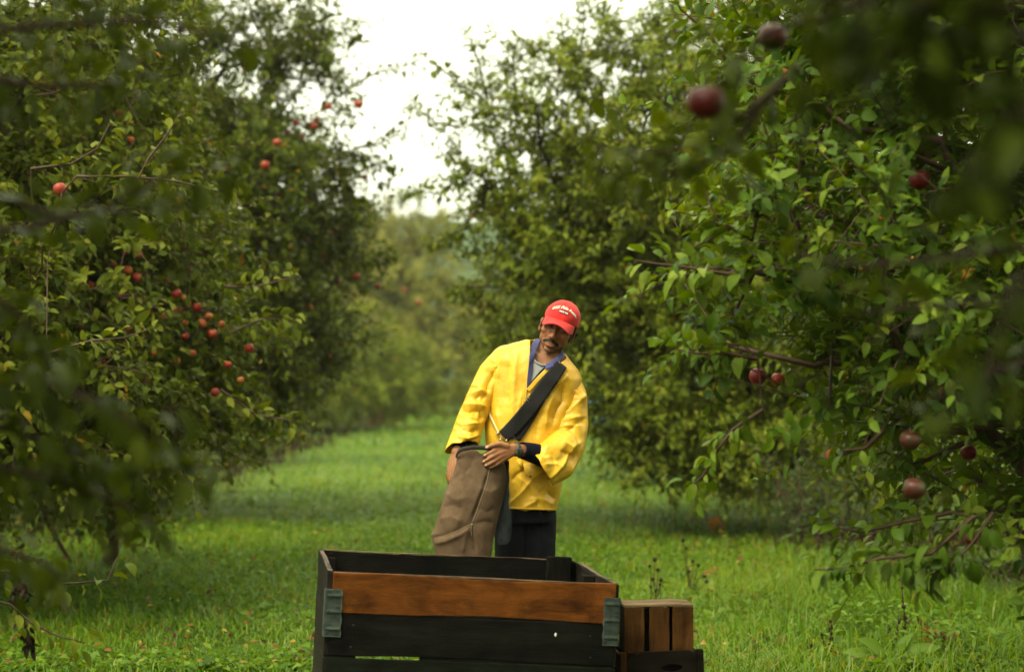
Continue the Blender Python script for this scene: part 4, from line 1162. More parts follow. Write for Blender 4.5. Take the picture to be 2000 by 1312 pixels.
def build_weeds():
    rng = np.random.default_rng(77)
    dry = simple_mat('dry_brown', (0.030, 0.014, 0.008), 0.85, 0.15, noise=(40.0, 0.6))
    dryred = simple_mat('dry_dock_red', (0.040, 0.012, 0.010), 0.85, 0.15, noise=(40.0, 0.6))
    tan = simple_mat('dry_tan', (0.16, 0.085, 0.035), 0.85, 0.15, noise=(30.0, 0.5))
    redleaf = leaf_mat('withered_leaf', [(0, (0.05, 0.014, 0.008)), (.6, (0.11, 0.03, 0.012)), (1, (0.22, 0.085, 0.03))], under=(0.16, 0.07, 0.035))
    orleaf = leaf_mat('orange_leaf', [(0, (0.16, 0.05, 0.01)), (.5, (0.34, 0.14, 0.02)), (1, (0.42, 0.24, 0.05))], under=(0.25, 0.14, 0.05))
    grey = leaf_mat('mugwort_leaf', [(0, (0.035, 0.062, 0.016)), (.6, (0.062, 0.098, 0.028)), (1, (0.10, 0.14, 0.045))], under=(0.10, 0.13, 0.06))
    # round dry seed heads beside the bin
    for (u, v, h, lab, hd) in ((1283, 1190, .27, 'dry brown weed with round seed heads by the bin corner', [(-14, -85), (2, -78), (-8, -60), (6, -50), (-12, -45), (-2, -38), (8, -58), (-4, -98)]),
                               (1350, 1165, .30, 'dry brown branching weed with small seed heads behind the crates', [(-10, -95), (3, -70), (-4, -50), (14, -62), (26, -40), (30, -30), (-16, -110)])):
        root, p = plant('dry_weed', lab, 'weed', u, v, h, group='dry brown weeds')
        d = p[1]
        st, bm = [], bmesh.new()
        for du, dv in hd:
            q = pw(u + du, v + dv, d + rng.normal(0, .04))
            mid = (p + q) / 2 + rng.normal(0, .015, 3)
            st.append((np.array([p, mid, q]), np.array([.004, .003, .002])))
            r = bmesh.ops.create_icosphere(bm, subdivisions=2, radius=.0135 * rng.uniform(.7, 1.1))
            for vv in r['verts']:
                vv.co = vv.co * (1 + .25 * mnoise.noise(vv.co * 200 + Vector((du, dv, 0)))) + Vector(q - p)
        tube_obj('stem', root, p, st, dry)
        bm_obj('seed_heads', bm, dry, root, smooth=True)
        if u == 1350:
            leaves_obj('leaf', root, p, [pw(1372, 1120, d)], [(1, 0, .3)], [(0, -.6, 1)], [.085], [.03], rng, orleaf)
    # dock stands
    docks = [('dark red dried dock with forked seed spikes at the bottom of the picture', 1622, 1330, [[(1625, 1320), (1622, 1260), (1625, 1208)], [(1622, 1300), (1612, 1265), (1604, 1235)], [(1622, 1280), (1640, 1265)], [(1588, 1320), (1586, 1280), (1580, 1247)]], 60),
             ('tall thin dock stalk with reddish rings rising through the grass under the low bough', 1748, 1290, [[(1749, 1290), (1752, 1240), (1756, 1195)], [(1760, 1265), (1768, 1215), (1763, 1165), (1760, 1128)], [(1746, 1270), (1738, 1228)]], 45),
             ('thin dark dock stalk leaning between the tall one and the red clump', 1806, 1275, [[(1806, 1275), (1802, 1230), (1790, 1195)], [(1803, 1250), (1797, 1225)]], 45),
             ('low dense dark red dock clump with curled leaves', 1838, 1320, [[(1830, 1310), (1824, 1270), (1815, 1250)], [(1832, 1310), (1838, 1265), (1839, 1240)], [(1836, 1310), (1852, 1270), (1854, 1252)], [(1830, 1300), (1816, 1262)]], 110)]
    for lab, u, v, stems, dens in docks:
        d = 11.35 if v > 1300 else CAMZ * F / (v - HOR)
        root, p = plant('dock_plant', lab, 'weed', u, v, .3, d, 'dried dock plants in the rank grass')
        ss = []
        for s in stems:
            pts = [pw(a, b, d + rng.normal(0, .03)) for a, b in s]
            ss.append([p * .3 + pts[0] * .7] + pts if False else [np.array([pts[0][0], pts[0][1], 0.0])] + pts)
        seed_stalks(root, p, ss, dryred, dryred, rng, .008, dens)
        n = 7 if 'clump' in lab else 4
        pos, dr, nr = [], [], []
        for k in range(n):
            a = rng.uniform(0, 6.28)
            pos.append(p + np.array([math.cos(a) * .02, math.sin(a) * .02, rng.uniform(.08, .16)]))
            dr.append((math.cos(a), math.sin(a) * .6, rng.uniform(0, .8))); nr.append((-math.cos(a) * .4, -.5, 1))
        leaves_obj('leaf', root, p, pos, dr, nr, rng.uniform(.07, .13, n), rng.uniform(.025, .04, n), rng, redleaf if 'clump' in lab else MAT['weed'])
    # broad green dock leaves at the bottom edge
    root, p = plant('broadleaf_weed', 'low plant with broad pale green leaves between the dock stalks', 'weed', 1745, 1318, .2, 11.15)
    pos, dr, nr, LL, WW = [], [], [], [], []
    for u, v, a, l in ((1680, 1300, 2.6, .19), (1715, 1305, 2.2, .2), (1730, 1300, .7, .18), (1775, 1300, .5, .22), (1800, 1312, .3, .17), (1755, 1290, 1.3, .16), (1660, 1312, 2.9, .15)):
        pos.append(pw(u, v + 6, 11.15 + rng.normal(0, .05)) * .5 + (p + (0, 0, .1)) * .5)
        dr.append((math.cos(a), -.15, .55 * math.sin(a) + .1)); nr.append((0, -.8, 1)); LL.append(l); WW.append(l * .42)
    leaves_obj('leaf', root, p, pos, dr, nr, LL, WW, rng, MAT['weed'], tint=rng.uniform(.5, 1, len(pos)))
    # withered young plant with an orange leaf
    root, p = plant('withered_plant', 'withered seedling with hanging orange and brown leaves in the lane grass', 'weed', 1402, 1048, .25)
    d = p[1]
    for st_ in [(np.array([p, pw(1403, 1010, d), pw(1400, 975, d)]), np.array([.006, .005, .003])), (np.array([pw(1403, 1005, d), pw(1408, 985, d), pw(1412, 968, d)]), np.array([.004, .003, .003])), (np.array([pw(1403, 1000, d), pw(1385, 995, d), pw(1375, 993, d)]), np.array([.004, .003, .003]))]:
        tube_obj('stem', root, p, [st_], dry)
    leaves_obj('leaf', root, p, [pw(1400, 1005, d - .03), pw(1393, 1006, d), pw(1407, 1012, d), pw(1382, 1022, d)], [(0, -.1, -1), (-.1, 0, -1), (.45, 0, -1), (.3, -.2, .3)], [(0, -1, .2), (-.6, -.7, .2), (.5, -.8, .3), (0, -1, .6)], [.14, .17, .15, .10], [.05, .04, .045, .04], rng, orleaf, tint=np.array([.6, .05, .0, .2]))
    # grey green mugwort under the right trees
    root, p = plant('mugwort', 'grey green feathery mugwort bush under the right trees', 'weed', 1620, 985, 1.0, 19.0)
    st, pos, dr, nr, LL = [], [], [], [], []
    for k in range(46):
        a = rng.uniform(-1, 1)
        b = p + np.array([rng.normal(0, .22), rng.normal(0, .25), 0])
        top = b + np.array([a * .42 + rng.normal(0, .06), rng.normal(0, .15), rng.uniform(.45, .95)])
        mid = (b + top) / 2 + np.array([-a * .05, 0, .08])
        P = np.array([b, mid, top]); st.append((P, np.array([.006, .005, .002])))
        for t in np.linspace(.2, 1, 26):
            c = P[0] * (1 - t) ** 2 + 2 * P[1] * t * (1 - t) + P[2] * t * t
            ang = rng.uniform(0, 6.28)
            pos.append(c); dr.append((math.cos(ang), math.sin(ang), .45)); nr.append((rng.normal(0, .3), rng.normal(0, .3) - .3, 1)); LL.append(.11 * (1.15 - .6 * t) * rng.uniform(.7, 1.3))
    tube_obj('stem', root, p, st, MAT['twig'], 4)
    LL = np.array(LL)
    leaves_obj('leaves', root, p, pos, dr, nr, LL, LL * .32, rng, grey, hi=False)
    # rust coloured weeds far along the lane
    root, p = plant('rusty_weed', 'rust brown patch of dead weeds at the far foot of the low spreading tree', 'weed', 738, 832, .8, 64)
    st = []
    pos, dr, nr, LL = [], [], [], []
    for k in range(40):
        b = p + np.array([rng.normal(0, .3), rng.normal(0, .3), 0]); top = b + np.array([rng.normal(0, .1), 0, rng.uniform(.3, .95)])
        st.append((np.array([b, (b + top) / 2, top]), np.array([.01, .008, .004])))
        for t in np.linspace(.2, 1, 10):
            pos.append(b * (1 - t) + top * t); a = rng.uniform(0, 6.28); dr.append((math.cos(a), math.sin(a), .2)); nr.append((0, -.4, 1)); LL.append(.1)
    tube_obj('stem', root, p, st, tan, 4)
    leaves_obj('leaves', root, p, pos, dr, nr, LL, np.array(LL) * .4, rng, orleaf, hi=False, tint=rng.uniform(0, .35, len(pos)))
    # hanging dead leaf clusters on the low bough
    deadm = leaf_mat('dead_leaf', [(0, (0.010, 0.007, 0.005)), (1, (0.030, 0.018, 0.012))], under=(0.03, 0.02, 0.013), trans=.1)
    for (u0, v0, v1, wd, lab, nn) in ((36, 1130, 1185, 15, 'black withered leaf cluster hanging from the low branch, larger upper one', 40), (48, 1215, 1262, 9, 'black withered leaf cluster, the small one on the thin stalk below', 22)):
        d = 8.5
        org = pw(u0, v0, d)
        root = empty('withered_leaf_cluster', org, lab, 'dead leaves', 'withered clusters on the low branch')
        pos, dr, nr = [], [], []
        for k in range(nn):
            t = rng.random()
            pos.append(pw(u0 + rng.normal(0, wd * .5) + 12 * t * (nn < 30), v0 + (v1 - v0) * t, d + rng.normal(0, .02)))
            dr.append((rng.normal(0, .35), rng.normal(0, .3), -1)); nr.append((rng.normal(0, 1), -1, rng.normal(0, .4)))
        leaves_obj('leaves', root, org, pos, dr, nr, rng.uniform(.035, .07, nn), rng.uniform(.015, .03, nn), rng, deadm)
        tube_obj('stem', root, org, [(np.array([pw(u0 - 4, v0 - 45, d), pw(u0, v0 - 10, d), pw(u0 + 2, v1 - 8, d)]), np.array([.003, .003, .002]))], dry)
    # clover blossoms
    pinkm = simple_mat('clover_pink', (0.42, 0.16, 0.24), 0.7, 0.2, noise=(60.0, 0.4))
    stm = simple_mat('clover_stem', (0.07, 0.14, 0.03), 0.7)
    for (u, v, lab) in ((288, 1168, 'pink clover blossom in the mown grass, upper one near the low branch'), (306, 1272, 'pink clover blossom nearest the bottom edge of the grass'), (1380, 997, 'pink clover blossom above the withered seedling'), (1376, 1021, 'pink clover blossom beside the withered seedling, lower one'), (790, 983, 'faint pink clover blossom in the lane behind the bin')):
        d = CAMZ * F / (v - HOR) * .965
        p = pw(u, v, d)
        root = empty('clover_blossom', (p[0], p[1], 0.0), lab, 'flower', 'pink clover blossoms in the grass')
        org = np.array([p[0], p[1], 0.0])
        bm = bmesh.new()
        for k in range(26):
            a, b = rng.uniform(0, 6.28), math.acos(rng.uniform(-.3, 1))
            r = bmesh.ops.create_icosphere(bm, subdivisions=1, radius=.0042)
            q = Vector((math.cos(a) * math.sin(b), math.sin(a) * math.sin(b), math.cos(b))) * .0095
            for vv in r['verts']: vv.co = vv.co + q + Vector((0, 0, p[2]))
        bm_obj('flower_head', bm, pinkm, root)
        tube_obj('stem', root, org, [(np.array([[p[0], p[1], -.01], [p[0], p[1], p[2] * .5], [p[0], p[1], p[2]]]), np.array([.0016, .0014, .0012]))], stm, 4)
    # blue drum glimpsed through the far trees
    blue = simple_mat('blue_plastic', (0.014, 0.075, 0.17), 0.45, 0.4, noise=(5.0, 0.3))
    d = 56
    p = pw(1166, 800, d); p[2] = 0
    root = empty('blue_drum', p, 'blue plastic drum standing far off under the trees', 'drum')
    prof = [(0, .27), (.02, .29), (.28, .29), (.30, .305), (.33, .305), (.35, .29), (.60, .29), (.62, .305), (.65, .305), (.67, .29), (.90, .29), (.93, .27), (.935, .24), (.92, .235), (.92, 0.0)]
    V, Fc = [], []
    for h, r in prof:
        for i in range(24): V.append((r * math.cos(i * math.pi / 12), r * math.sin(i * math.pi / 12), h))
    for j in range(len(prof) - 1):
        for i in range(24): Fc.append((j * 24 + i, j * 24 + (i + 1) % 24, (j + 1) * 24 + (i + 1) % 24, (j + 1) * 24 + i))
    mesh_list('drum_body', V, Fc, blue, root, smooth=False)
    bm = bmesh.new()
    for sx in (-.13, .13):
        r = bmesh.ops.create_cone(bm, cap_ends=True, segments=14, radius1=.04, radius2=.035, depth=.03)
        bmesh.ops.translate(bm, vec=(sx, 0, .935), verts=r['verts'])
    bm_obj('bung', bm, blue, root)

def build_haze():
    bm = bmesh.new()
    bmesh.ops.create_cube(bm, size=1.0)
    x, y0, y1, zt = 300.0, -40.0, 640.0, 60.0
    for v in bm.verts: v.co = Vector((v.co.x * 2 * x, y0 + (v.co.y + .5) * (y1 - y0), -3 + (v.co.z + .5) * (zt + 3)))
    m = bpy.data.materials.new('damp_air'); m.use_nodes = True
    nt = m.node_tree; nt.nodes.clear()
    out = nt.nodes.new('ShaderNodeOutputMaterial'); pv = nt.nodes.new('ShaderNodeVolumePrincipled')
    pv.inputs['Color'].default_value = (0.86, 0.93, 0.92, 1)
    pv.inputs['Density'].default_value = HAZE
    pv.inputs['Anisotropy'].default_value = 0.2
    nt.links.new(pv.outputs[0], out.inputs['Volume'])
    o = bm_obj('haze', bm, m)
    tag(o, kind='stuff')
HAZE = 0.0003
# ------------------------------------------------------------------ figure helpers
from mathutils.bvhtree import BVHTree

def g_ico(c, r, rot=None, sub=3):
    bm = bmesh.new()
    bmesh.ops.create_icosphere(bm, subdivisions=sub, radius=1.0)
    V = np.array([v.co[:] for v in bm.verts]); Fc = [[v.index for v in f.verts] for f in bm.faces]
    bm.free()
    V = V * np.broadcast_to(np.asarray(r, float), (3,))
    if rot is not None: V = V @ np.asarray(rot).T
    return V + np.asarray(c, float), Fc

def g_loft(rings, cap0=True, cap1=True):
    rings = [np.asarray(r, float) for r in rings]
    k = len(rings[0]); V = np.concatenate(rings); Fc = []
    for a in range(len(rings) - 1):
        for i in range(k):
            j = (i + 1) % k
            Fc.append([a * k + i, a * k + j, (a + 1) * k + j, (a + 1) * k + i])
    if cap0: Fc.append(list(range(k))[::-1])
    if cap1: Fc.append([(len(rings) - 1) * k + i for i in range(k)])
    return V, Fc

def g_cone(p0, r0, p1, r1, flat=None, n=20):
    """rounded cone; flat = (axis, factor) squashes it along a world axis"""
    p0, p1 = np.asarray(p0, float), np.asarray(p1, float)
    t = nrmz(p1 - p0); ref = np.array([0, 0, 1.0]) if abs(t[2]) < 0.9 else np.array([1.0, 0, 0])
    a = nrmz(np.cross(t, ref)); b = np.cross(t, a)
    D = np.linalg.norm(p1 - p0)
    rings = []
    ang = np.linspace(0, 2 * math.pi, n, endpoint=False)
    prof = [(-r0 * math.cos(x), r0 * math.sin(x)) for x in np.linspace(0.12, math.pi / 2, 6)] + [(D + r1 * math.sin(x), r1 * math.cos(x)) for x in np.linspace(0, math.pi / 2 - 0.12, 6)]
    for h, r in prof:
        o = r * (np.cos(ang)[:, None] * a + np.sin(ang)[:, None] * b)
        if flat is not None:
            ax = np.asarray(flat[0], float)
            o = o - (1 - flat[1]) * (o @ ax)[:, None] * ax
        rings.append(p0 + t * h + o)
    return g_loft(rings)

def g_chain(pts, rs, flat=None):
    return [g_cone(pts[i], rs[i], pts[i + 1], rs[i + 1], flat) for i in range(len(pts) - 1)]

def remesh(prims, voxel, it=3):
    V, Fc, off = [], [], 0
    for v, f in prims:
        V.append(v); Fc += [[i + off for i in q] for q in f]; off += len(v)
    me = bpy.data.meshes.new('tmp'); me.from_pydata([tuple(x) for x in np.concatenate(V)], [], Fc)
    bm = bmesh.new(); bm.from_mesh(me); bmesh.ops.recalc_face_normals(bm, faces=bm.faces); bm.to_mesh(me); bm.free()
    o = bpy.data.objects.new('tmp', me); COL.objects.link(o)
    md = o.modifiers.new('r', 'REMESH'); md.mode = 'VOXEL'; md.voxel_size = voxel
    dg = bpy.context.evaluated_depsgraph_get()
    ev = o.evaluated_get(dg).to_mesh()
    n = len(ev.vertices); co = np.zeros(n * 3, np.float32); ev.vertices.foreach_get('co', co)
    fq = [list(p.vertices) for p in ev.polygons]
    o.evaluated_get(dg).to_mesh_clear()
    bpy.data.objects.remove(o); bpy.data.meshes.remove(me)
    V = co.reshape(-1, 3).astype(float)
    return smooth_v(V, fq, it), fq

def edges_of(fq):
    E = set()
    for f in fq:
        for a, b in zip(f, f[1:] + f[:1]): E.add((a, b) if a < b else (b, a))
    return np.array(list(E))

def smooth_v(V, fq, it, w=0.5, E=None):
    if it <= 0: return V
    if E is None: E = edges_of(fq)
    n = len(V)
    deg = np.bincount(E[:, 0], minlength=n) + np.bincount(E[:, 1], minlength=n)
    for _ in range(it):
        S = np.zeros_like(V)
        for k in range(3):
            S[:, k] = np.bincount(E[:, 0], V[E[:, 1], k], n) + np.bincount(E[:, 1], V[E[:, 0], k], n)
        V = V * (1 - w) + w * S / np.maximum(deg, 1)[:, None]
    return V

def vnormals(V, fq):
    tri = np.array([(f[0], f[1], f[2]) for f in fq] + [(f[0], f[2], f[3]) for f in fq if len(f) == 4])
    n = np.cross(V[tri[:, 1]] - V[tri[:, 0]], V[tri[:, 2]] - V[tri[:, 0]])
    N_ = np.zeros_like(V)
    for k in range(3):
        for c in range(3):
            N_[:, c] += np.bincount(tri[:, k], n[:, c], len(V))
    return nrmz(N_)

def cut(V, fq, keep):
    """keep: bool per vertex"""
    fq = [f for f in fq if all(keep[i] for i in f)]
    used = np.zeros(len(V), bool)
    for f in fq: used[f] = True
    idx = np.cumsum(used) - 1
    V, fq = V[used].copy(), [[int(idx[i]) for i in f] for f in fq]
    # even out the stepped rim that the cut leaves
    cnt = {}
    for f in fq:
        for a, b in zip(f, f[1:] + f[:1]):
            k = (a, b) if a < b else (b, a); cnt[k] = cnt.get(k, 0) + 1
    nb = {}
    for (a, b), c in cnt.items():
        if c == 1: nb.setdefault(a, []).append(b); nb.setdefault(b, []).append(a)
    ids = [i for i in nb if len(nb[i]) == 2]
    if ids:
        A = np.array(ids); N1 = np.array([nb[i][0] for i in ids]); N2 = np.array([nb[i][1] for i in ids])
        for _ in range(14): V[A] = V[A] * .4 + (V[N1] + V[N2]) * .3
    return V, fq

def px(V):
    return 1000 + V[:, 0] / V[:, 1] * F, HOR - (V[:, 2] - CAMZ) / V[:, 1] * F

def seg_dist(u, v, pl):
    """distance in px to a polyline, and signed side, and 0..1 position"""
    best = np.full(len(u), 1e9); pos = np.zeros(len(u)); side = np.zeros(len(u))
    pl = np.array(pl, float); L = np.linalg.norm(np.diff(pl, axis=0), axis=1); cum = np.concatenate([[0], np.cumsum(L)])
    for i in range(len(pl) - 1):
        a, b = pl[i], pl[i + 1]
        d = b - a; l2 = d @ d
        t = np.clip(((u - a[0]) * d[0] + (v - a[1]) * d[1]) / l2, 0, 1)
        dx, dy = u - (a[0] + t * d[0]), v - (a[1] + t * d[1])
        dist = np.hypot(dx, dy)
        k = dist < best
        best = np.where(k, dist, best); pos = np.where(k, (cum[i] + t * L[i]) / cum[-1], pos)
        side = np.where(k, np.sign(dx * d[1] - dy * d[0]), side)
    return best, side, pos

def folds(V, fq, lst, crumple=0.0, freq=18.0, seed=0, fine=0.0):
    """push the surface along its normals: list of (polyline px, width px, height m); creased noise on top"""
    Nn = vnormals(V, fq)
    u, v = px(V)
    h = np.zeros(len(V))
    front = np.clip((-Nn[:, 1] - 0.18) * 2.2, 0, 1)
    for pl, w, a in lst:
        d, s, t = seg_dist(u, v, pl)
        ends = np.clip(np.minimum(t, 1 - t) * 5 + 0.15, 0, 1)
        # steep on one side, gentle on the other
        ww = np.where(s > 0, w, w * 2.0)
        h += 1.3 * a * np.exp(-(d / ww) ** 1.08) * ends * front
    if crumple or fine:
        so = Vector((seed * 7.1, seed * 3.3, seed))
        for i in range(len(V)):
            p = Vector(V[i])
            if crumple:
                q = Vector((p.x * freq, p.y * freq, p.z * freq * 0.8)) + so
                q = q + mnoise.noise_vector(q * 0.5) * 0.8
                h[i] += crumple * (0.3 + 0.7 * front[i]) * (0.55 - 1.6 * abs(mnoise.noise(q)) - 0.8 * abs(mnoise.noise(q * 2.1 + Vector((9, 2, 4)))))
            if fine:
                h[i] += fine * mnoise.noise(p * freq * 4 + so)
    return V + Nn * h[:, None]

def fig_mesh(name, V, fq, mat, root, org, attrs=None, solid=0.0, sub=0):
    o = mesh_np(name, V, [i for f in fq for i in f], [len(f) for f in fq], mat, root, smooth=True, attrs=attrs, org=org)
    if solid:
        m = o.modifiers.new('thickness', 'SOLIDIFY'); m.thickness = solid; m.offset = -1
    if sub:
        m = o.modifiers.new('sub', 'SUBSURF'); m.levels = sub; m.render_levels = sub
    return o

def strip(name, pairs, mat, root, org, thick=0.003, cols=4, sub=2):
    """ribbon between two edges given as photo pixel + distance pairs"""
    V, Fc = [], []
    for a, b in pairs:
        A, Bq = pw(*a), pw(*b)
        for k in range(cols + 1): V.append(A + (Bq - A) * k / cols)
    w = cols + 1
    for i in range(len(pairs) - 1):
        for k in range(cols): Fc.append([i * w + k, i * w + k + 1, (i + 1) * w + k + 1, (i + 1) * w + k])
    return fig_mesh(name, np.array(V), Fc, mat, root, org, solid=thick, sub=sub)

def ring_px(v, uL, uR, yf, yb, d0=10.0, n=48, p=2.3, tilt=0.0):
    """closed superellipse ring at photo row v; tilt = rows the right side hangs lower"""
    c = (uL + uR) / 2; a = (uR - uL) / 2
    out = []
    for k in range(n):
        t = 2 * math.pi * k / n
        cx, sx = math.cos(t), math.sin(t)
        x = math.copysign(abs(cx) ** (2 / p), cx); y = math.copysign(abs(sx) ** (2 / p), sx)
        yy = (yb * y if y > 0 else -yf * y)
        q = pw(c + a * x, v + tilt * x, d0)
        out.append([q[0], d0 + yy, q[2]])
    return np.array(out)

# ------------------------------------------------------------------ the man
def build_person():
    rng = np.random.default_rng(4)
    org = np.array([pw(1035, 900, 10.0)[0], 10.0, 0.0])
    person = empty('person', org, 'man in yellow raincoat and red cap, head tilted, hand on a canvas bag', 'person')

    # ---- materials
    skin, nt, b = new_mat('tanned_skin')
    L = nt.links
    tc = N(nt, 'ShaderNodeTexCoord'); ns = N(nt, 'ShaderNodeTexNoise', Scale=28.0, Detail=5.0)
    L.new(tc.outputs['Object'], ns.inputs['Vector'])
    rp = ramp(nt, [(0.3, (0.22, 0.086, 0.035)), (0.7, (0.31, 0.135, 0.058))]); L.new(ns.outputs['Fac'], rp.inputs['Fac'])
    prev = rp.outputs['Color']
    for nm, col, f in (('stub', (0.085, 0.045, 0.026), 0.62), ('lip', (0.30, 0.085, 0.06), 0.75), ('nail', (0.62, 0.40, 0.30), 0.9), ('red', (0.40, 0.12, 0.06), 0.5)):
        at = N(nt, 'ShaderNodeAttribute', attribute_name=nm); mu = N(nt, 'ShaderNodeMath', operation='MULTIPLY'); mu.inputs[1].default_value = f
        L.new(at.outputs['Fac'], mu.inputs[0])
        mx = N(nt, 'ShaderNodeMix', data_type='RGBA'); L.new(mu.outputs[0], mx.inputs['Factor']); L.new(prev, mx.inputs['A']); mx.inputs['B'].default_value = (*col, 1)
        prev = mx.outputs['Result']
    L.new(prev, b.inputs['Base Color'])
    b.inputs['Roughness'].default_value = 0.5; b.inputs['Specular IOR Level'].default_value = 0.35
    b.inputs['Subsurface Weight'].default_value = 0.12; b.inputs['Subsurface Radius'].default_value = (0.008, 0.003, 0.0015)
    bp = N(nt, 'ShaderNodeBump', Strength=0.25, Distance=0.0015); n3 = N(nt, 'ShaderNodeTexNoise', Scale=260.0, Detail=3.0)
    L.new(tc.outputs['Object'], n3.inputs['Vector']); L.new(n3.outputs['Fac'], bp.inputs['Height']); L.new(bp.outputs['Normal'], b.inputs['Normal'])

    yel, nt, b = new_mat('yellow_coated_cloth')
    L = nt.links
    tc = N(nt, 'ShaderNodeTexCoord')
    n1 = N(nt, 'ShaderNodeTexNoise', Scale=5.0, Detail=8.0, Roughness=0.68); n2 = N(nt, 'ShaderNodeTexNoise', Scale=55.0, Detail=5.0, Roughness=0.7)
    for n_ in (n1, n2): L.new(tc.outputs['Object'], n_.inputs['Vector'])
    r1 = ramp(nt, [(0.28, (0.50, 0.265, 0.016)), (0.5, (0.68, 0.39, 0.022)), (0.75, (0.75, 0.46, 0.032))]); L.new(n1.outputs['Fac'], r1.inputs['Fac'])
    r2 = ramp(nt, [(0.27, (0.42, 0.36, 0.30)), (0.42, (1, 1, 1))]); L.new(n2.outputs['Fac'], r2.inputs['Fac'])
    mx = N(nt, 'ShaderNodeMix', data_type='RGBA', blend_type='MULTIPLY'); mx.inputs['Factor'].default_value = 0.75
    L.new(r1.outputs['Color'], mx.inputs['A']); L.new(r2.outputs['Color'], mx.inputs['B']); L.new(mx.outputs['Result'], b.inputs['Base Color'])
    b.inputs['Roughness'].default_value = 0.42; b.inputs['Specular IOR Level'].default_value = 0.4
    vo = N(nt, 'ShaderNodeTexNoise', Scale=16.0, Detail=4.0, Roughness=0.5, Distortion=0.4); L.new(tc.outputs['Object'], vo.inputs['Vector'])
    ab = N(nt, 'ShaderNodeMath', operation='SUBTRACT'); ab.inputs[1].default_value = 0.5; L.new(vo.outputs['Fac'], ab.inputs[0])
    a2 = N(nt, 'ShaderNodeMath', operation='ABSOLUTE'); L.new(ab.outputs[0], a2.inputs[0])
    bp = N(nt, 'ShaderNodeBump', Strength=0.22, Distance=0.012); L.new(a2.outputs[0], bp.inputs['Height']); L.new(bp.outputs['Normal'], b.inputs['Normal'])

    navy = simple_mat('navy_shirt', (0.006, 0.007, 0.019), 0.9, 0.08, noise=(30.0, 0.4), bump=(90.0, 0.3, 0.004))
    blue = simple_mat('faded_blue_shirt', (0.075, 0.080, 0.20), 0.85, 0.15, noise=(26.0, 0.4), bump=(120.0, 0.3, 0.003))
    grey = simple_mat('grey_tee', (0.30, 0.30, 0.29), 0.9, 0.1, noise=(40.0, 0.15), bump=(150.0, 0.2, 0.002))
    trous = simple_mat('dark_trousers', (0.0075, 0.0080, 0.0115), 0.85, 0.15, noise=(12.0, 0.5), bump=(100.0, 0.3, 0.003))
    boot = simple_mat('boot_rubber', (0.02, 0.017, 0.014), 0.5)
    mousm = simple_mat('brown_moustache', (0.030, 0.016, 0.010), .7, .2)
    hairm = simple_mat('dark_hair', (0.012, 0.007, 0.005), 0.55, 0.35)
    red = simple_mat('red_cotton', (0.62, 0.020, 0.018), 0.75, 0.2, noise=(22.0, 0.22), bump=(420.0, 0.25, 0.002), sheen=0.1)
    redd = simple_mat('red_cotton_seam', (0.36, 0.010, 0.012), 0.8, 0.2)
    cream = simple_mat('cream_thread', (0.80, 0.74, 0.58), 0.7, 0.2)
    navyp = simple_mat('navy_thread', (0.020, 0.016, 0.055), 0.8, 0.2)

    # ---- head frame
    O = pw(1090, 640, 9.98)
    Rh = np.array((Matrix.Rotation(R(21), 3, 'Y') @ Matrix.Rotation(R(-6), 3, 'Z') @ Matrix.Rotation(R(6.5), 3, 'X')))
    def H(p): return O + Rh @ np.asarray(p, float)
    def hloc(V): return (V - O) @ Rh
    def hi(c, r, rx=0.0, rz=0.0, ry=0.0):
        m = Rh @ np.array(Matrix.Rotation(rz, 3, 'Z') @ Matrix.Rotation(ry, 3, 'Y') @ Matrix.Rotation(rx, 3, 'X'))
        return g_ico(H(c), r, m)
    P = []
    P += [hi((0, .012, .040), (.0755, .096, .082)), hi((0, -.030, -.015), (.068, .066, .083)),             # cranium, face mass
          hi((0, -.040, -.068), (.050, .050, .040)), hi((0, -.070, -.101), (.024, .019, .016)),               # jaw, chin
          hi((.049, -.014, -.056), (.017, .042, .032)), hi((-.049, -.014, -.056), (.017, .042, .032)),        # jaw angles
          hi((.044, -.066, -.022), (.023, .020, .018)), hi((-.044, -.066, -.022), (.023, .020, .018)),        # cheekbones
          hi((0, -.088, .026), (.050, .014, .012)), hi((0, -.088, -.073), (.026, .018, .020))]                 # brow, muzzle
    P += [g_cone(H((0, -.090, .014)), .0085, H((0, -.117, -.035)), .0115), hi((0, -.114, -.038), (.0135, .013, .0105)),
          hi((.0125, -.102, -.041), (.0085, .011, .008)), hi((-.0125, -.102, -.041), (.0085, .011, .008))]     # nose
    P += [g_cone(H((-.019, -.097, -.073)), .0042, H((.019, -.097, -.073)), .0042), hi((0, -.1000, -.0705), (.020, .0062, .0046)),
          hi((0, -.0995, -.0815), (.0185, .0065, .0050))]                                                       # lips
    for s in (-1, 1):                                                                                          # ears
        P += [hi((s * .079, .012, -.012), (.0065, .017, .030), rz=s * .45, rx=-.15), hi((s * .082, .018, .002), (.0055, .016, .020), rz=s * .5), hi((s * .077, .004, -.036), (.0055, .009, .012), rz=s * .3)]
    # ---- neck, trunk, legs
    nb = pw(1060, 712, 10.005)
    P += [g_cone(nb, .060, H((0, .018, -.050)), .054), g_cone(pw(1048, 735, 10.0), .075, nb, .058)]
    P += [g_loft([ring_px(v, a, c, f * .8, k * .8, n=32) for v, a, c, f, k in ((690, 1000, 1105, -.08, .08), (730, 970, 1125, -.12, .11), (800, 968, 1115, -.13, .11), (880, 965, 1100, -.12, .11), (950, 968, 1088, -.12, .12), (1010, 972, 1080, -.11, .12))])]
    feet = [(pw(1001, 900, 10)[0], 10.0), (pw(1050, 900, 10)[0], 10.02)]
    for (fx, fy) in feet:
        P += [g_cone((fx, fy, .90), .085, (fx, fy - .01, .50), .058), g_cone((fx, fy - .01, .50), .056, (fx, fy, .10), .042), g_cone((fx, fy, .06), .042, (fx, fy - .15, .045), .036)]
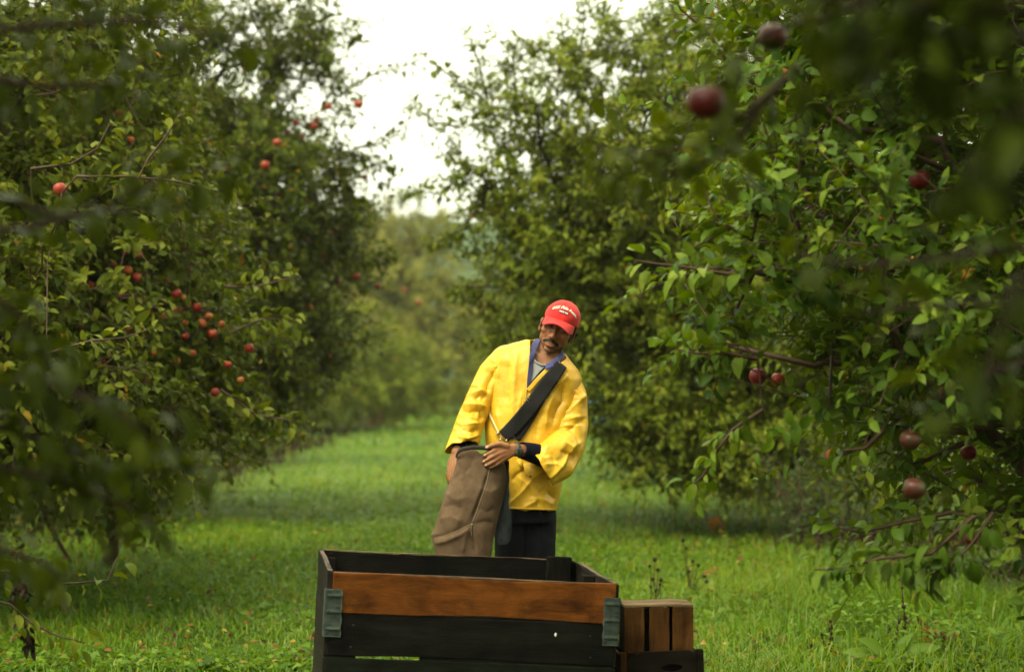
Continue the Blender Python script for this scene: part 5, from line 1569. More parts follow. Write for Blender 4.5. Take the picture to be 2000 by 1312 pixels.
    # ---- arms
    shR, elR, wrR = pw(988, 708, 10.0), pw(926, 812, 9.95), pw(893, 882, 9.84)          # his right arm, hanging
    P += [g_cone(shR, .046, elR, .036), g_cone(elR, .036, wrR, .027)]
    shL, elL, wrL = pw(1112, 745, 10.0), pw(1099, 897, 9.925), pw(1004, 877, 9.715)      # his left arm, bent across
    P += [g_cone(shL, .048, elL, .042), g_cone(elL, .043, pw(1030, 882, 9.76), .033), g_cone(pw(1030, 882, 9.76), .032, wrL, .0265, ((0, 1, 0), .8))]
    # ---- left hand (in front, on the bag): palm, four fingers, thumb
    nails = []
    y0 = 9.690
    mcp = [pw(972.5, 876.5, y0), pw(974, 884.5, y0 - .004), pw(976, 892.5, y0 - .002), pw(979.5, 899.0, y0 + .004)]
    for k, m_ in enumerate(mcp):
        P.append(g_cone(wrL + np.array([0, -.003, .010 - .007 * k]), .0175, m_, .0118))
    for k in range(3):
        P.append(g_cone((mcp[k] + mcp[k + 1]) / 2, .0105, wrL, .017))
    P.append(g_ico(pw(985, 886, y0 + .012), (.032, .016, .028)))
    fing = [[(972.5, 876.5), (960.5, 882.6), (952.5, 886.6), (945.6, 889.4)], [(974, 884.5), (961, 892.2), (951, 898.0), (943.8, 901.8)],
            [(976, 892.5), (964, 901.2), (954.5, 906.5), (947.8, 908.9)], [(979.5, 899), (969.5, 907.2), (962.5, 911), (956.2, 913)]]
    dep = [[y0, y0 - .016, y0 - .013, y0 + .001], [y0 - .004, y0 - .021, y0 - .016, y0 - .001], [y0 - .002, y0 - .019, y0 - .015, y0 + .000], [y0 + .004, y0 - .011, y0 - .008, y0 + .004]]
    rad = [[.0115, .0098, .0088, .0076], [.0118, .0100, .0090, .0078], [.0112, .0094, .0084, .0073], [.0100, .0083, .0075, .0066]]
    for f_, d_, r_ in zip(fing, dep, rad):
        pts = [pw(a[0], a[1], y) for a, y in zip(f_, d_)]
        P += g_chain(pts, r_)
        nails.append((pts[-1] * .75 + pts[-2] * .25 + np.array([0, -.0085, 0.002]), .0052))
    tp = [pw(990, 871, y0 + .006), pw(976, 866.5, y0 - .006), pw(962.5, 869.5, y0 - .012), pw(950.5, 873.6, y0 - .010)]
    P += g_chain(tp, [.0150, .0122, .0108, .0088])
    nails.append((tp[-1] + np.array([0.001, -.009, .002]), .0072))
    # ---- right hand (hanging against the far side of the bag)
    kn = [pw(879.5, 902, 9.845), pw(883, 905, 9.825), pw(887.5, 907, 9.81), pw(892, 907, 9.80)]
    for k, m_ in enumerate(kn): P.append(g_cone(wrR + np.array([-.006 + .004 * k, -.008 * (k > 1), -.004]), .019, m_, .0115))
    ft = [[(877, 916), (874.6, 928), (874.2, 936)], [(879.5, 920), (876.5, 934), (876, 943)], [(884, 921), (881, 936), (880.5, 944)], [(889, 920), (887, 932), (886.5, 939)]]
    for k, q in enumerate(ft):
        yy = kn[k][1]
        P += g_chain([kn[k]] + [pw(a, c, yy + o_) for (a, c), o_ in zip(q, (-.004, .0, .012))], [.0112, .0098, .0088, .0074])
    P += g_chain([wrR + np.array([.004, -.015, -.01]), pw(898, 898, 9.80), pw(899, 910, 9.795), pw(897, 921, 9.80)], [.016, .0125, .0108, .0085])
    V, fq = remesh(P, 0.0031, 4)
    # ---- carve the face
    Nn = vnormals(V, fq)
    hl = hloc(V)
    nearh = (np.abs(hl[:, 0]) < .11) & (np.abs(hl[:, 2]) < .16) & (hl[:, 1] < .12)
    def dent(c, r, a):
        nonlocal V
        d2 = (((hl - np.array(c)) / np.array(r)) ** 2).sum(1)
        V = V - Nn * (a * np.exp(-d2) * nearh)[:, None]
    for s in (-1, 1):
        dent((s * .031, -.088, .004), (.017, .03, .010), .012)       # eye sockets
        dent((s * .0065, -.112, -.0475), (.0035, .006, .0030), .005)  # nostrils
        dent((s * .030, -.09, -.052), (.006, .02, .018), .0035)       # cheek fold
        dent((s * .084, .004, -.008), (.008, .008, .014), .0035)
    dent((0, -.105, -.0765), (.021, .02, .0020), .0040)               # mouth line
    dent((0, -.10, -.0925), (.018, .02, .005), .0035)                 # under the lip
    V = smooth_v(V, fq, 1, 0.35)
    def att(pts, loc=None):
        a = np.zeros(len(V)); X = hl if loc else V
        for c, r in pts:
            d2 = (((X - np.array(c)) / np.broadcast_to(np.array(r, float), (3,))) ** 2).sum(1)
            a = np.maximum(a, np.exp(-d2 ** 1.5))
        return a
    stub = att([((0, -.085, -.100), (.030, .030, .016)), ((0, -.10, -.058), (.026, .02, .009)), ((.045, -.03, -.075), (.022, .05, .030)), ((-.045, -.03, -.075), (.022, .05, .030)), ((0, -.05, -.115), (.045, .05, .02))], 1) * (hl[:, 2] < -.03) * nearh
    stub *= 0.7
    lip = att([((0, -.107, -.0695), (.017, .012, .0042)), ((0, -.107, -.083), (.016, .012, .0052))], 1)
    nail = att(nails)
    redn = att([((0, -.118, -.036), (.014, .02, .014)), ((.04, -.08, -.03), (.02, .03, .016)), ((-.04, -.08, -.03), (.02, .03, .016))] , 1)
    redn = np.maximum(redn, att([(m_, .012) for m_ in mcp]))
    fig_mesh('body', V, fq, skin, person, org, {'stub': stub, 'lip': lip, 'nail': nail, 'red': redn})

    # ---- eyes, brows, moustache, hair
    eyem, nt, b = new_mat('eyeball')
    tc = N(nt, 'ShaderNodeTexCoord'); dn = N(nt, 'ShaderNodeVectorMath', operation='DISTANCE'); dn.inputs[1].default_value = (0, -.0115, 0)
    nt.links.new(tc.outputs['Object'], dn.inputs[0])
    rp = ramp(nt, [(0.0, (0.006, 0.004, 0.003)), (0.0045, (0.03, 0.014, 0.006)), (0.0062, (0.22, 0.17, 0.14))]); rp.color_ramp.interpolation = 'LINEAR'  # eye white darkened in colour to stand for the brim's shade
    nt.links.new(dn.outputs['Value'], rp.inputs['Fac']); nt.links.new(rp.outputs['Color'], b.inputs['Base Color']); b.inputs['Roughness'].default_value = 0.15
    lid = simple_mat('eyelid_skin', (0.22, 0.10, 0.05), 0.55)
    for s in (-1, 1):
        c = H((s * .031, -.0815, .003))
        v_, f_ = g_ico((0, 0, 0), .0118)
        e = mesh_list('eye', v_ @ Rh.T, f_, eyem, None, True); e.parent = person; e.location = tuple(c - org)
        # upper and lower lids as thin shells over the ball
        for nm, z0, z1 in (('eyelid', -.0022, .013), ('eyelid', -.013, -.0048)):
            Vv, Ff = [], []
            for i in range(9):
                el = math.asin(max(-1, min(1, (z0 + (z1 - z0) * i / 8) / .0134)))
                for j in range(13):
                    az = R(-75 + 150 * j / 12)
                    Vv.append(Rh @ (np.array([math.sin(az) * math.cos(el), -math.cos(az) * math.cos(el), math.sin(el)]) * .0132))
            for i in range(8):
                for j in range(12): Ff.append([i * 13 + j, i * 13 + j + 1, (i + 1) * 13 + j + 1, (i + 1) * 13 + j])
            mesh_list(nm, np.array(Vv) + (c - org), Ff, lid, person, True)
    surf = BVHTree.FromPolygons([tuple(x) for x in V], fq)
    def on_face(x, z, off=0.0):
        o_ = H((x, -.3, z)); dr = Rh @ np.array([0, 1.0, 0])
        h = surf.ray_cast(Vector(o_), Vector(dr))
        return np.array(h[0]) - dr * off if h[0] is not None else None
    def strands(name, gen, n, mat, r=.0007):
        paths = []
        for k in range(n):
            q = gen(k)
            if q is not None: paths.append((np.array(q), np.array([r, r * .9, r * .3])))
        Vt, Ft, Lt = tubes(paths, 4)
        return mesh_np(name, Vt, Ft, Lt, mat, person, smooth=True, org=org)
    def mous(k):
        x = rng.uniform(-.032, .032); ax = abs(x)
        z = -.0560 + rng.uniform(-.0052, .0042) - .42 * max(ax - .010, 0) - 9 * max(ax - .022, 0) ** 2
        a = on_face(x, z, 0)
        if a is None: return None
        s = np.sign(x) if ax > .002 else rng.choice([-1, 1])
        dr = Rh @ nrmz(np.array([s * (.25 + 22 * ax), -.35, -.75]))
        l = rng.uniform(.006, .0105)
        return [a, a + dr * l * .5 + Rh @ np.array([0, -.0018, 0]), a + dr * l]
    strands('moustache', mous, 1000, mousm, .0008)
    for s in (-1, 1):
        def brow(k, s=s):
            t = rng.random(); x = s * (.012 + .036 * t); z = .0215 + .005 * math.sin(t * 2.6) + rng.uniform(-.003, .003)
            a = on_face(x, z, 0)
            if a is None: return None
            dr = Rh @ nrmz(np.array([s * .9, -.3, .25 - .5 * t])); l = rng.uniform(.006, .010)
            return [a, a + dr * l * .5, a + dr * l]
        strands('eyebrow', brow, 220, hairm)
    hp = []
    def hairgen(k):
        # short hair round the back and the temples under the cap
        s = rng.choice([-1, 1]); t = rng.random()
        if t < .5:
            y = rng.uniform(-.030, .010); z = rng.uniform(-.035 if y > -.022 and y < -.004 else -.005, .045); c = np.array([s * .0735, y, z])
        else:
            y = rng.uniform(.03, .10); z = rng.uniform(-.05, .05); c = np.array([s * .075 * math.sqrt(max(0.02, 1 - ((y - .012) / .098) ** 2)), y, z])
        o_ = H((c[0] * 2, c[1], c[2])); dr = Rh @ np.array([-s, 0, 0.0])
        h = surf.ray_cast(Vector(o_), Vector(dr))
        if h[0] is None: return None
        a = np.array(h[0]); l = rng.uniform(.009, .018)
        d1 = Rh @ nrmz(np.array([s * .45, .35, -.8]))
        return [a, a + d1 * l * .5, a + Rh @ nrmz(np.array([s * .1, .4, -.9])) * l]
    strands('hair', hairgen, 3200, hairm, .0009)

    # ---- cap
    cc = np.array([0.003, .008, .041]); cr = np.array([.0825, .103, .090])
    def dome(lam, phi, e=0.0):
        return cc + np.array([(cr[0] + e) * math.sin(lam) * math.cos(phi), -(cr[1] + e) * math.cos(lam) * math.cos(phi), (cr[2] + e) * math.sin(phi) ** .92 if phi > 0 else (cr[2] + e) * phi])
    Vv, Ff = [], []
    nl, nph = 72, 26
    for j in range(nph + 1):
        for i in range(nl):
            lam = 2 * math.pi * i / nl
            ph0 = -0.02 - 0.22 * (1 - math.cos(lam)) / 2 * 1.0
            ph = ph0 + (math.pi / 2 - .02 - ph0) * j / nph
            seam = min(abs(((lam + math.pi / 6) % (math.pi / 3)) - math.pi / 6) * math.cos(ph) / .035, 3.0) if False else abs(((lam + math.pi / 6) % (math.pi / 3)) - math.pi / 6) * math.cos(ph) / .03
            e = -.0016 * math.exp(-seam ** 2)
            p = Vector(dome(lam, ph, e))
            p = p + Vector((0, 0, 1)) * .0018 * mnoise.noise(p * 32) + Vector((p.x, p.y, 0)).normalized() * .0022 * mnoise.noise(p * 26 + Vector((3, 1, 2)))
            Vv.append(H(p))
    for j in range(nph):
        for i in range(nl): Ff.append([j * nl + i, j * nl + (i + 1) % nl, (j + 1) * nl + (i + 1) % nl, (j + 1) * nl + i])
    Ff.append([nph * nl + i for i in range(nl)])
    cap = fig_mesh('cap', np.array(Vv), Ff, red, person, org, solid=.002)
    # brim: grows out of the front lower edge, arched across
    Vv, Ff = [], []
    m_, k_ = 30, 12
    for i in range(m_ + 1):
        a = R(-60 + 120 * i / m_)
        e0 = dome(a, -.02 - .22 * (1 - math.cos(a)) / 2, .0012)
        s = math.sin(a) / math.sin(R(60))
        ln = .064 * max(0.0, 1 - abs(s) ** 3.4) ** .6 + .006
        for j in range(k_ + 1):
            t = j / k_
            x = e0[0] * (1 + .03 * t); y = e0[1] - ln * t
            z = e0[2] + .005 - (ln * t) * .42 - .036 * (abs(s) ** 2) * (0.12 + .88 * t) + .012 * (1 - s * s) * t
            Vv.append(H((x, y, z)))
    for i in range(m_):
        for j in range(k_):
            q = i * (k_ + 1) + j
            Ff.append([q, q + 1, q + k_ + 2, q + k_ + 1])
    brim = fig_mesh('brim', np.array(Vv), Ff, red, cap, org, solid=.0035)
    v_, f_ = g_ico(H((0, .006, .1285)), (.0075, .0075, .004), Rh, 2)
    fig_mesh('button', v_, f_, red, cap, org)
    # lettering: text bent on to the dome
    def lettering(name, txt, size, lam0, phi0, arch, mat, shear=0.0, e=.0012, bold=0.0, w=1.0):
        cu = bpy.data.curves.new('txt', 'FONT'); cu.body = txt; cu.size = size; cu.align_x = 'CENTER'; cu.shear = shear; cu.offset = bold; cu.resolution_u = 3
        ob = bpy.data.objects.new('txt', cu); COL.objects.link(ob)
        dg = bpy.context.evaluated_depsgraph_get()
        me = ob.evaluated_get(dg).to_mesh()
        bm = bmesh.new(); bm.from_mesh(me)
        bmesh.ops.triangulate(bm, faces=bm.faces); 
        for _ in range(2):
            long = [x for x in bm.edges if x.calc_length() > .004]
            if long: bmesh.ops.subdivide_edges(bm, edges=long, cuts=1); bmesh.ops.triangulate(bm, faces=bm.faces)
        vs = []
        bm.verts.index_update()
        for v in bm.verts:
            lam = lam0 + v.co.x * w / cr[0]
            ph = phi0 + v.co.y / cr[2] - arch * (lam - lam0) ** 2
            vs.append(H(dome(lam, ph, e)))
        fs = [[v.index for v in f.verts] for f in bm.faces]
        bm.free(); ob.evaluated_get(dg).to_mesh_clear(); bpy.data.objects.remove(ob); bpy.data.curves.remove(cu)
        return mesh_list(name, np.array(vs), fs, mat, cap, False, None, org)
    lettering('lettering', 'U.S. Polo Assn.', .0225, .10, .62, .42, navyp, .25, .0016, .0016)
    lettering('lettering', 'U.S. Polo Assn.', .0225, .10, .62, .42, cream, .25, .0024, .0008)
    Vv, Ff = [], []
    for i in range(13):
        for j in range(4):
            lam = .06 + (-.30 + .60 * i / 12); Vv.append(H(dome(lam, .37 + .15 * j / 3 - .30 * (lam - .06) ** 2, .0018)))
    for i in range(12):
        for j in range(3): Ff.append([i * 4 + j, (i + 1) * 4 + j, (i + 1) * 4 + j + 1, i * 4 + j + 1])
    mesh_list('badge', np.array(Vv), Ff, navyp, cap, True, None, org)
    lettering('lettering', 'SINCE 1890', .0098, .06, .405, .30, cream, 0, .0026, .0004, .90)

    # ---- raincoat: trunk
    rows = [(655, 1046, 1082, -.050, .060), (664, 1024, 1090, -.065, .075), (671, 996, 1095, -.08, .09), (679, 978, 1099, -.092, .10), (690, 967, 1104, -.105, .11), (705, 960, 1115, -.118, .12),
            (722, 956, 1130, -.130, .125), (740, 953, 1137, -.140, .13), (790, 949, 1130, -.150, .13), (840, 946, 1118, -.150, .125), (890, 950, 1108, -.147, .125), (940, 960, 1099, -.142, .125), (980, 966, 1091, -.138, .125), (1003, 968, 1085, -.136, .125)]
    V, fq = remesh([g_loft([ring_px(*r, n=56) for r in rows])], 0.0045, 5)
    dom = V.copy(), list(fq)
    TF = [([(995, 700), (991, 743), (992, 790)], 5, -.010), ([(1010, 690), (1004, 760), (1003, 830)], 6, .008), ([(970, 800), (978, 830), (990, 862)], 4, .009), ([(953, 770), (957, 810), (960, 850)], 6, -.008),
          ([(1022, 760), (1014, 800), (1008, 850)], 4, .006), ([(1102, 752), (1101, 785), (1090, 800), (1080, 830)], 5, -.014), ([(1085, 760), (1070, 800), (1065, 840)], 6, .009), ([(1060, 800), (1050, 830), (1048, 858)], 5, -.007),
          ([(993, 985), (1018, 962), (1040, 934)], 3, .008), ([(1010, 930), (1035, 948), (1062, 985)], 4, .007), ([(1020, 992), (1042, 980), (1048, 975)], 3, .008), ([(1060, 950), (1075, 965), (1086, 975)], 5, -.010), ([(1050, 990), (1052, 970), (1058, 955)], 4, -.006),
          ([(998, 940), (1010, 925), (1030, 915)], 4, -.007), ([(1016, 880), (1018, 940), (1016, 993)], 1.6, .0035), ([(1030, 975), (1055, 972), (1085, 985)], 4, .006), ([(985, 690), (975, 715), (972, 740)], 6, .008), ([(1110, 730), (1098, 745), (1085, 752)], 5, .007)]
    V = folds(V, fq, TF, .0036, 8.0, 1, .0004)
    u, v = px(V)
    Nn = vnormals(V, fq)
    poly = [(1037, 640), (1035, 690), (1031.5, 725), (1029.5, 759), (1064, 722), (1086, 712), (1106, 700), (1094, 640)]
    def inside(u, v, pl):
        r = np.zeros(len(u), bool); n = len(pl)
        for i in range(n):
            (x1, y1), (x2, y2) = pl[i], pl[(i + 1) % n]
            c = ((y1 > v) != (y2 > v)) & (u < (x2 - x1) * (v - y1) / (y2 - y1 + 1e-12) + x1)
            r ^= c
        return r
    keep = ~(inside(u, v, poly) & (V[:, 1] < 10.03)) & (v < 996.5 + 2.2 * np.sin(u * .13)) & (v > 663) & ~((u < 993.5 - .6 * np.sin(v * .2)) & (v > 898) & (V[:, 1] < 10.06))
    Vc, fc = cut(V, fq, keep)
    coat = fig_mesh('raincoat', Vc, fc, yel, person, org, solid=.0025)
    coat_bvh = BVHTree.FromPolygons([tuple(x) for x in V], fq)
    # front edge facings beside the open neck, hem tape, seam
    def on_coat(u_, v_, off=.004):
        o_ = Vector((0, 0, CAMZ)); dr = Vector(pw(u_, v_, 10.0)) - o_
        h = coat_bvh.ray_cast(o_, dr.normalized())
        if h[0] is None: return pw(u_, v_, 9.93)
        return np.array(h[0]) - np.array(dr.normalized()) * off
    def lay(name, pts, widths, mat, root, off=.005, cols=6, steps=40, thick=.0025, extra=None, wob=0.0):
        """ribbon laid on the coat along a photo polyline"""
        pts = np.array(pts, float); seg = np.linalg.norm(np.diff(pts, axis=0), axis=1); cum = np.concatenate([[0], np.cumsum(seg)])
        s = np.linspace(0, cum[-1], steps); wd = np.interp(s, cum, widths)
        c = np.stack([np.interp(s, cum, pts[:, 0]), np.interp(s, cum, pts[:, 1])], 1)
        c = np.concatenate([c[:1], (c[:-2] + 2 * c[1:-1] + c[2:]) / 4, c[-1:]])
        t = np.gradient(c, axis=0); t /= np.linalg.norm(t, axis=1, keepdims=True); n = np.stack([-t[:, 1], t[:, 0]], 1)
        Vv, Ff = [], []
        for i in range(steps):
            base = [on_coat(*(c[i] + n[i] * wd[i] * (k / cols - .5)), off) for k in range(cols + 1)]
            dd = np.array([np.linalg.norm(q - (0, 0, CAMZ)) for q in base])
            lim = np.median(dd)
            for k, q in enumerate(base):
                dv = q - np.array((0, 0, CAMZ)); r_ = np.linalg.norm(dv)
                Vv.append(np.array((0, 0, CAMZ)) + dv / r_ * min(max(r_, lim - .02), lim + .03))
        for i in range(steps - 1):
            for k in range(cols): Ff.append([i * (cols + 1) + k, i * (cols + 1) + k + 1, (i + 1) * (cols + 1) + k + 1, (i + 1) * (cols + 1) + k])
        Vv = smooth_v(np.array(Vv), Ff, 2)
        if extra is not None:      # carry the last row on over the shoulder
            rows_ = Vv.reshape(steps, cols + 1, 3)
            first = rows_[0]
            add = [first + np.array(e) for e in extra][::-1]
            Vv = np.concatenate(add + [Vv]); n_ = len(add) + steps
            Ff = [[i * (cols + 1) + k, i * (cols + 1) + k + 1, (i + 1) * (cols + 1) + k + 1, (i + 1) * (cols + 1) + k] for i in range(n_ - 1) for k in range(cols)]
        return fig_mesh(name, Vv, Ff, mat, root, org if root in (person, coat) else ORGB, solid=-thick)
    lay('front_facing', [(1033.5, 672), (1031.5, 694), (1028.5, 722), (1026.5, 756), (1022, 800), (1015, 850)], [5, 7, 8, 8, 8, 8], yel, coat, .004)
    lay('front_facing', [(1094, 708), (1066, 724), (1048, 743), (1031, 763)], [6, 8, 9, 9], yel, coat, .006, thick=.003)
    lay('hem', [(994, 991.5), (1030, 993), (1083, 994.5)], [5, 5, 5], yel, coat, .003, cols=2)
    flapp = [(1024, 924, 9.815), (1038, 935, 9.80), (1060, 922, 9.83), (1052, 908, 9.84)]
    Vv = [pw(*q) for q in ((1022, 905, 9.830), (1058, 903, 9.835), (1024, 921, 9.812), (1061, 917, 9.822), (1037, 936, 9.800), (1052, 928, 9.808))]
    mesh_list('pocket_flap', np.array(Vv), [[0, 1, 3, 2], [2, 3, 5, 4]], yel, coat, False, None, org).modifiers.new('thickness', 'SOLIDIFY').thickness = .004
    v_, f_ = g_ico(pw(1036, 929.5, 9.797), (.0042, .002, .0042), None, 2); mesh_list('snap', v_, f_, hairm, coat, True, None, org)
    Vv = [pw(*q) for q in ((1008, 899, 9.838), (1016, 895, 9.84), (1023, 908, 9.828), (1017, 914, 9.82))]
    mesh_list('pocket_flap', np.array(Vv), [[0, 1, 2, 3]], yel, coat, False, None, org).modifiers.new('thickness', 'SOLIDIFY').thickness = .004

    # ---- raincoat sleeves
    S = g_chain([pw(990, 705, 10.0), pw(964, 732, 9.985), pw(941, 774, 9.965), pw(920, 820, 9.93), pw(905, 866, 9.88), pw(894, 900, 9.85)], [.076, .074, .067, .065, .070, .072])
    V, fq = remesh(S, 0.0039, 4)
    SL = [([(957, 700), (971, 709), (971, 722)], 4, .010), ([(968, 725), (954, 750), (951, 768)], 5, -.016), ([(914, 748), (936, 755), (953, 768)], 4, .010), ([(905, 772), (925, 768), (950, 758)], 4, .009), ([(902, 791), (937, 789), (950, 795)], 4, .011), ([(925, 800), (940, 804), (945, 822)], 4, -.013),
          ([(893, 808), (920, 816), (938, 819)], 4, .011), ([(890, 822), (905, 830), (938, 826)], 3.5, .010), ([(884, 838), (905, 838), (925, 850)], 3.5, .011), ([(890, 848), (912, 858), (940, 848)], 3.5, .010), ([(905, 862), (925, 858), (938, 850)], 3, -.010), ([(880, 862), (895, 868), (905, 876)], 3, .007), ([(898, 800), (915, 806), (930, 800)], 4, -.010), ([(892, 832), (915, 844), (935, 838)], 3, -.011), ([(925, 780), (938, 772), (948, 780)], 4, -.009)]
    V = folds(V, fq, [(a, b, c * 1.1) for a, b, c in SL], .0042, 11.0, 5, .0004)
    V = smooth_v(V, fq, 2, .4)
    pa, pb = pw(873, 879, 9.86), pw(938, 865, 9.86)
    ax = nrmz(pw(894, 900, 9.85) - pw(905, 866, 9.88)); tdir = nrmz(pb - pa); nrm_c = nrmz(ax - tdir * (ax @ tdir))
    wave = .004 * np.sin((V - pa) @ tdir * 70)
    V, fq = cut(V, fq, ((V - pa) @ nrm_c + wave) < 0)
    fig_mesh('sleeve', V, fq, yel, coat, org, solid=.003)
    S = g_chain([pw(1104, 744, 10.0), pw(1116, 775, 9.985), pw(1117, 830, 9.955), pw(1108, 876, 9.915), pw(1090, 905, 9.855), pw(1058, 918, 9.79), pw(1030, 926, 9.74)], [.068, .073, .076, .077, .080, .084, .086]) + [g_cone(pw(1100, 866, 9.875), .068, pw(1070, 891, 9.80), .066)]
    V, fq = remesh(S, 0.0039, 4)
    SR = [([(1101, 752), (1102, 785), (1088, 800), (1080, 830)], 4, -.012), ([(1100, 755), (1116, 765), (1124, 758)], 4, .010), ([(1070, 800), (1092, 780), (1116, 766)], 3.5, .012), ([(1087, 805), (1105, 790), (1124, 767)], 4, -.010), ([(1085, 812), (1110, 802), (1142, 772)], 4, .009), ([(1118, 775), (1130, 778), (1143, 770)], 3.5, .010),
          ([(1080, 835), (1100, 822), (1135, 812)], 4.5, .012), ([(1085, 845), (1112, 838), (1145, 815)], 4.5, -.011), ([(1078, 850), (1105, 832), (1140, 830)], 4, .009), ([(1146, 765), (1149, 800), (1147, 850), (1134, 895)], 2, .0045), ([(1073, 935), (1100, 905), (1118, 868)], 3, .010), ([(1080, 945), (1108, 910), (1130, 875)], 4, -.010), ([(1052, 905), (1066, 880), (1068, 860)], 4, .006),
          ([(1062, 872), (1080, 890), (1085, 915)], 4, -.007), ([(1048, 895), (1062, 898), (1075, 890)], 3, .008), ([(1098, 860), (1115, 872), (1135, 862)], 4, .009), ([(1095, 880), (1118, 890), (1130, 885)], 4, -.009), ([(1060, 908), (1085, 905), (1100, 915)], 3, .008), ([(1090, 950), (1110, 930), (1128, 905)], 3, .008)]
    V = folds(V, fq, [(a, b, c * 1.1) for a, b, c in SR], .0042, 10.0, 9, .0004)
    V = smooth_v(V, fq, 2, .4)
    pa, pb = pw(1040.5, 886, 9.79), pw(1087, 964, 9.80)
    tdir = nrmz(pb - pa); nrm_c = nrmz(np.cross(tdir, np.array([-.16, 1.0, .10]))); nrm_c = nrm_c if nrm_c[0] < 0 else -nrm_c
    wave = .002 * np.sin((V - pa) @ tdir * 55 + 1)
    V, fq = cut(V, fq, ((V - pa) @ nrm_c + wave) < 0)
    fig_mesh('sleeve', V, fq, yel, coat, org, solid=.003)

    # ---- shirt sleeve, tee, collar
    V, fq = remesh(g_chain([pw(1092, 896, 9.90), pw(1070, 893, 9.83), pw(1040, 884, 9.775), pw(1017.5, 878.5, 9.735)], [.052, .052, .045, .0375]), .004, 3)
    V = folds(V, fq, [([(1050, 862), (1052, 880), (1048, 900)], 3, -.005), ([(1030, 868), (1033, 885), (1030, 898)], 3, .004)], .003, 16, 3)
    ax = nrmz(pw(1017.5, 878.5, 9.735) - pw(1040, 884, 9.775)); V, fq = cut(V, fq, ((V - pw(1016.5, 878, 9.735)) @ ax) < 0)
    fig_mesh('shirt_sleeve', V, fq, navy, person, org, solid=.002)
    V, fq = remesh(g_chain([elR, pw(908, 850, 9.90), pw(898, 872, 9.86)], [.05, .042, .036]), .005, 3)
    fig_mesh('shirt_sleeve', V, fq, navy, person, org)
    V, fq = remesh([g_loft([ring_px(r[0], r[1] + 5, r[2] - 5, r[3] + .012, r[4] - .012, n=48) for r in rows[1:9]])], .005, 4)
    u, v = px(V)
    keep = (u > 1012) & (u < 1094) & (v < 782) & (V[:, 1] < 9.99) & ~(inside(u, v, [(1030, 600), (1040, 699), (1047, 707), (1057, 712.5), (1068, 713.5), (1080, 706), (1096, 690), (1110, 600)])) & (v > 690)
    V, fq = cut(V, fq, keep)
    tee = fig_mesh('t_shirt', V, fq, grey, person, org, solid=.002)
    Vv = [pw(a, b_, 9.885 - .0012 * 1) for a, b_ in ((1041, 700), (1047.5, 707.5), (1057, 712.5), (1068, 713.5), (1079, 707))]
    q_ = []
    for i, w_ in enumerate(Vv): q_.append(w_ + np.array([0, .012 * abs(i - 2) ** 1.3 * .5, 0]))
    Vt, Ft, Lt = tubes([(np.array(q_), np.full(5, .0045))], 8); mesh_np('neckband', Vt, Ft, Lt, grey, tee, smooth=True, org=org)
    strip('shirt_collar', [((1060, 661, 10.03), (1047, 660, 10.03)), ((1054, 667, 9.975), (1039, 668, 9.965)), ((1049, 678, 9.935), (1035, 682, 9.91)), ((1045.5, 690, 9.90), (1033.5, 699, 9.865)), ((1044.5, 701, 9.89), (1033.0, 714, 9.855))], blue, person, org)
    strip('shirt_placket', [((1042.5, 704, 9.888), (1033, 709, 9.868)), ((1040.5, 718, 9.872), (1031.5, 725, 9.858)), ((1037, 735, 9.860), (1029.5, 742, 9.852)), ((1033.5, 754, 9.854), (1029, 760, 9.850))], blue, person, org)
    strip('shirt_collar', [((1096, 682, 10.00), (1101, 688, 9.99)), ((1095, 690, 9.945), (1100, 699, 9.935)), ((1088, 697, 9.905), (1092, 708, 9.89)), ((1078, 704, 9.882), (1081, 716, 9.862)), ((1066, 711, 9.876), (1063, 723, 9.856))], blue, person, org)
    strip('shirt_placket', [((1068, 713, 9.880), (1064, 724, 9.866)), ((1055, 724, 9.872), (1051, 735, 9.858)), ((1043, 740, 9.866), (1040, 748, 9.856)), ((1034, 752, 9.860), (1032, 758, 9.855))], navy, person, org)

    # ---- trousers and boots
    T = [g_loft([ring_px(v, a, c, f, k, n=40) for v, a, c, f, k in ((880, 968, 1096, -.118, .11), (940, 970, 1090, -.12, .11), (985, 969, 1083, -.12, .11), (1020, 968, 1081, -.11, .11))])]
    for fx, fy in feet:
        T += g_chain([(fx, fy, .86), (fx, fy - .01, .50), (fx, fy, .10)], [.088, .076, .068])
    V, fq = remesh(T, .006, 4)
    V = folds(V, fq, [([(1060, 1000), (1058, 1040), (1062, 1080)], 5, .006), ([(1040, 1000), (1044, 1040), (1040, 1085)], 5, -.006)], .005, 8, 2)
    fig_mesh('trousers', V, fq, trous, person, org)
    for fx, fy in feet:
        Bt = g_chain([(fx, fy, .12), (fx, fy, .05)], [.055, .05]) + g_chain([(fx, fy + .01, .045), (fx, fy - .12, .042), (fx, fy - .17, .036)], [.047, .048, .036])
        V, fq = remesh(Bt, .006, 3)
        V[:, 2] = np.maximum(V[:, 2], 0.002)
        fig_mesh('boot', V, fq, boot, person, org)

    # ---- wrist watch
    wblk = simple_mat('watch_resin', (0.030, 0.036, 0.036), 0.4, 0.5); wdial = simple_mat('watch_dial', (0.012, 0.030, 0.026), 0.15, 0.6)
    wc = pw(1007, 877.5, 9.722); wa = nrmz(pw(1030, 882, 9.76) - wrL); wu = nrmz(np.array([0, 0, 1.0]) - wa * wa[2]); wf = np.cross(wu, wa)
    if wf[1] > 0: wf = -wf
    ang = np.linspace(0, 2 * math.pi, 40, endpoint=False)
    rings = []
    for off, e in ((-.009, 0), (-.009, .003), (.009, .003), (.009, 0)):
        rings.append(np.array([wc + wa * off + (np.cos(t) * wu * (.0285 + e) + np.sin(t) * wf * (.0245 + e)) for t in ang]))
    V, fq = g_loft(rings + [rings[0]], False, False)
    wt = mesh_list('watch', V, fq, wblk, person, True, None, org)
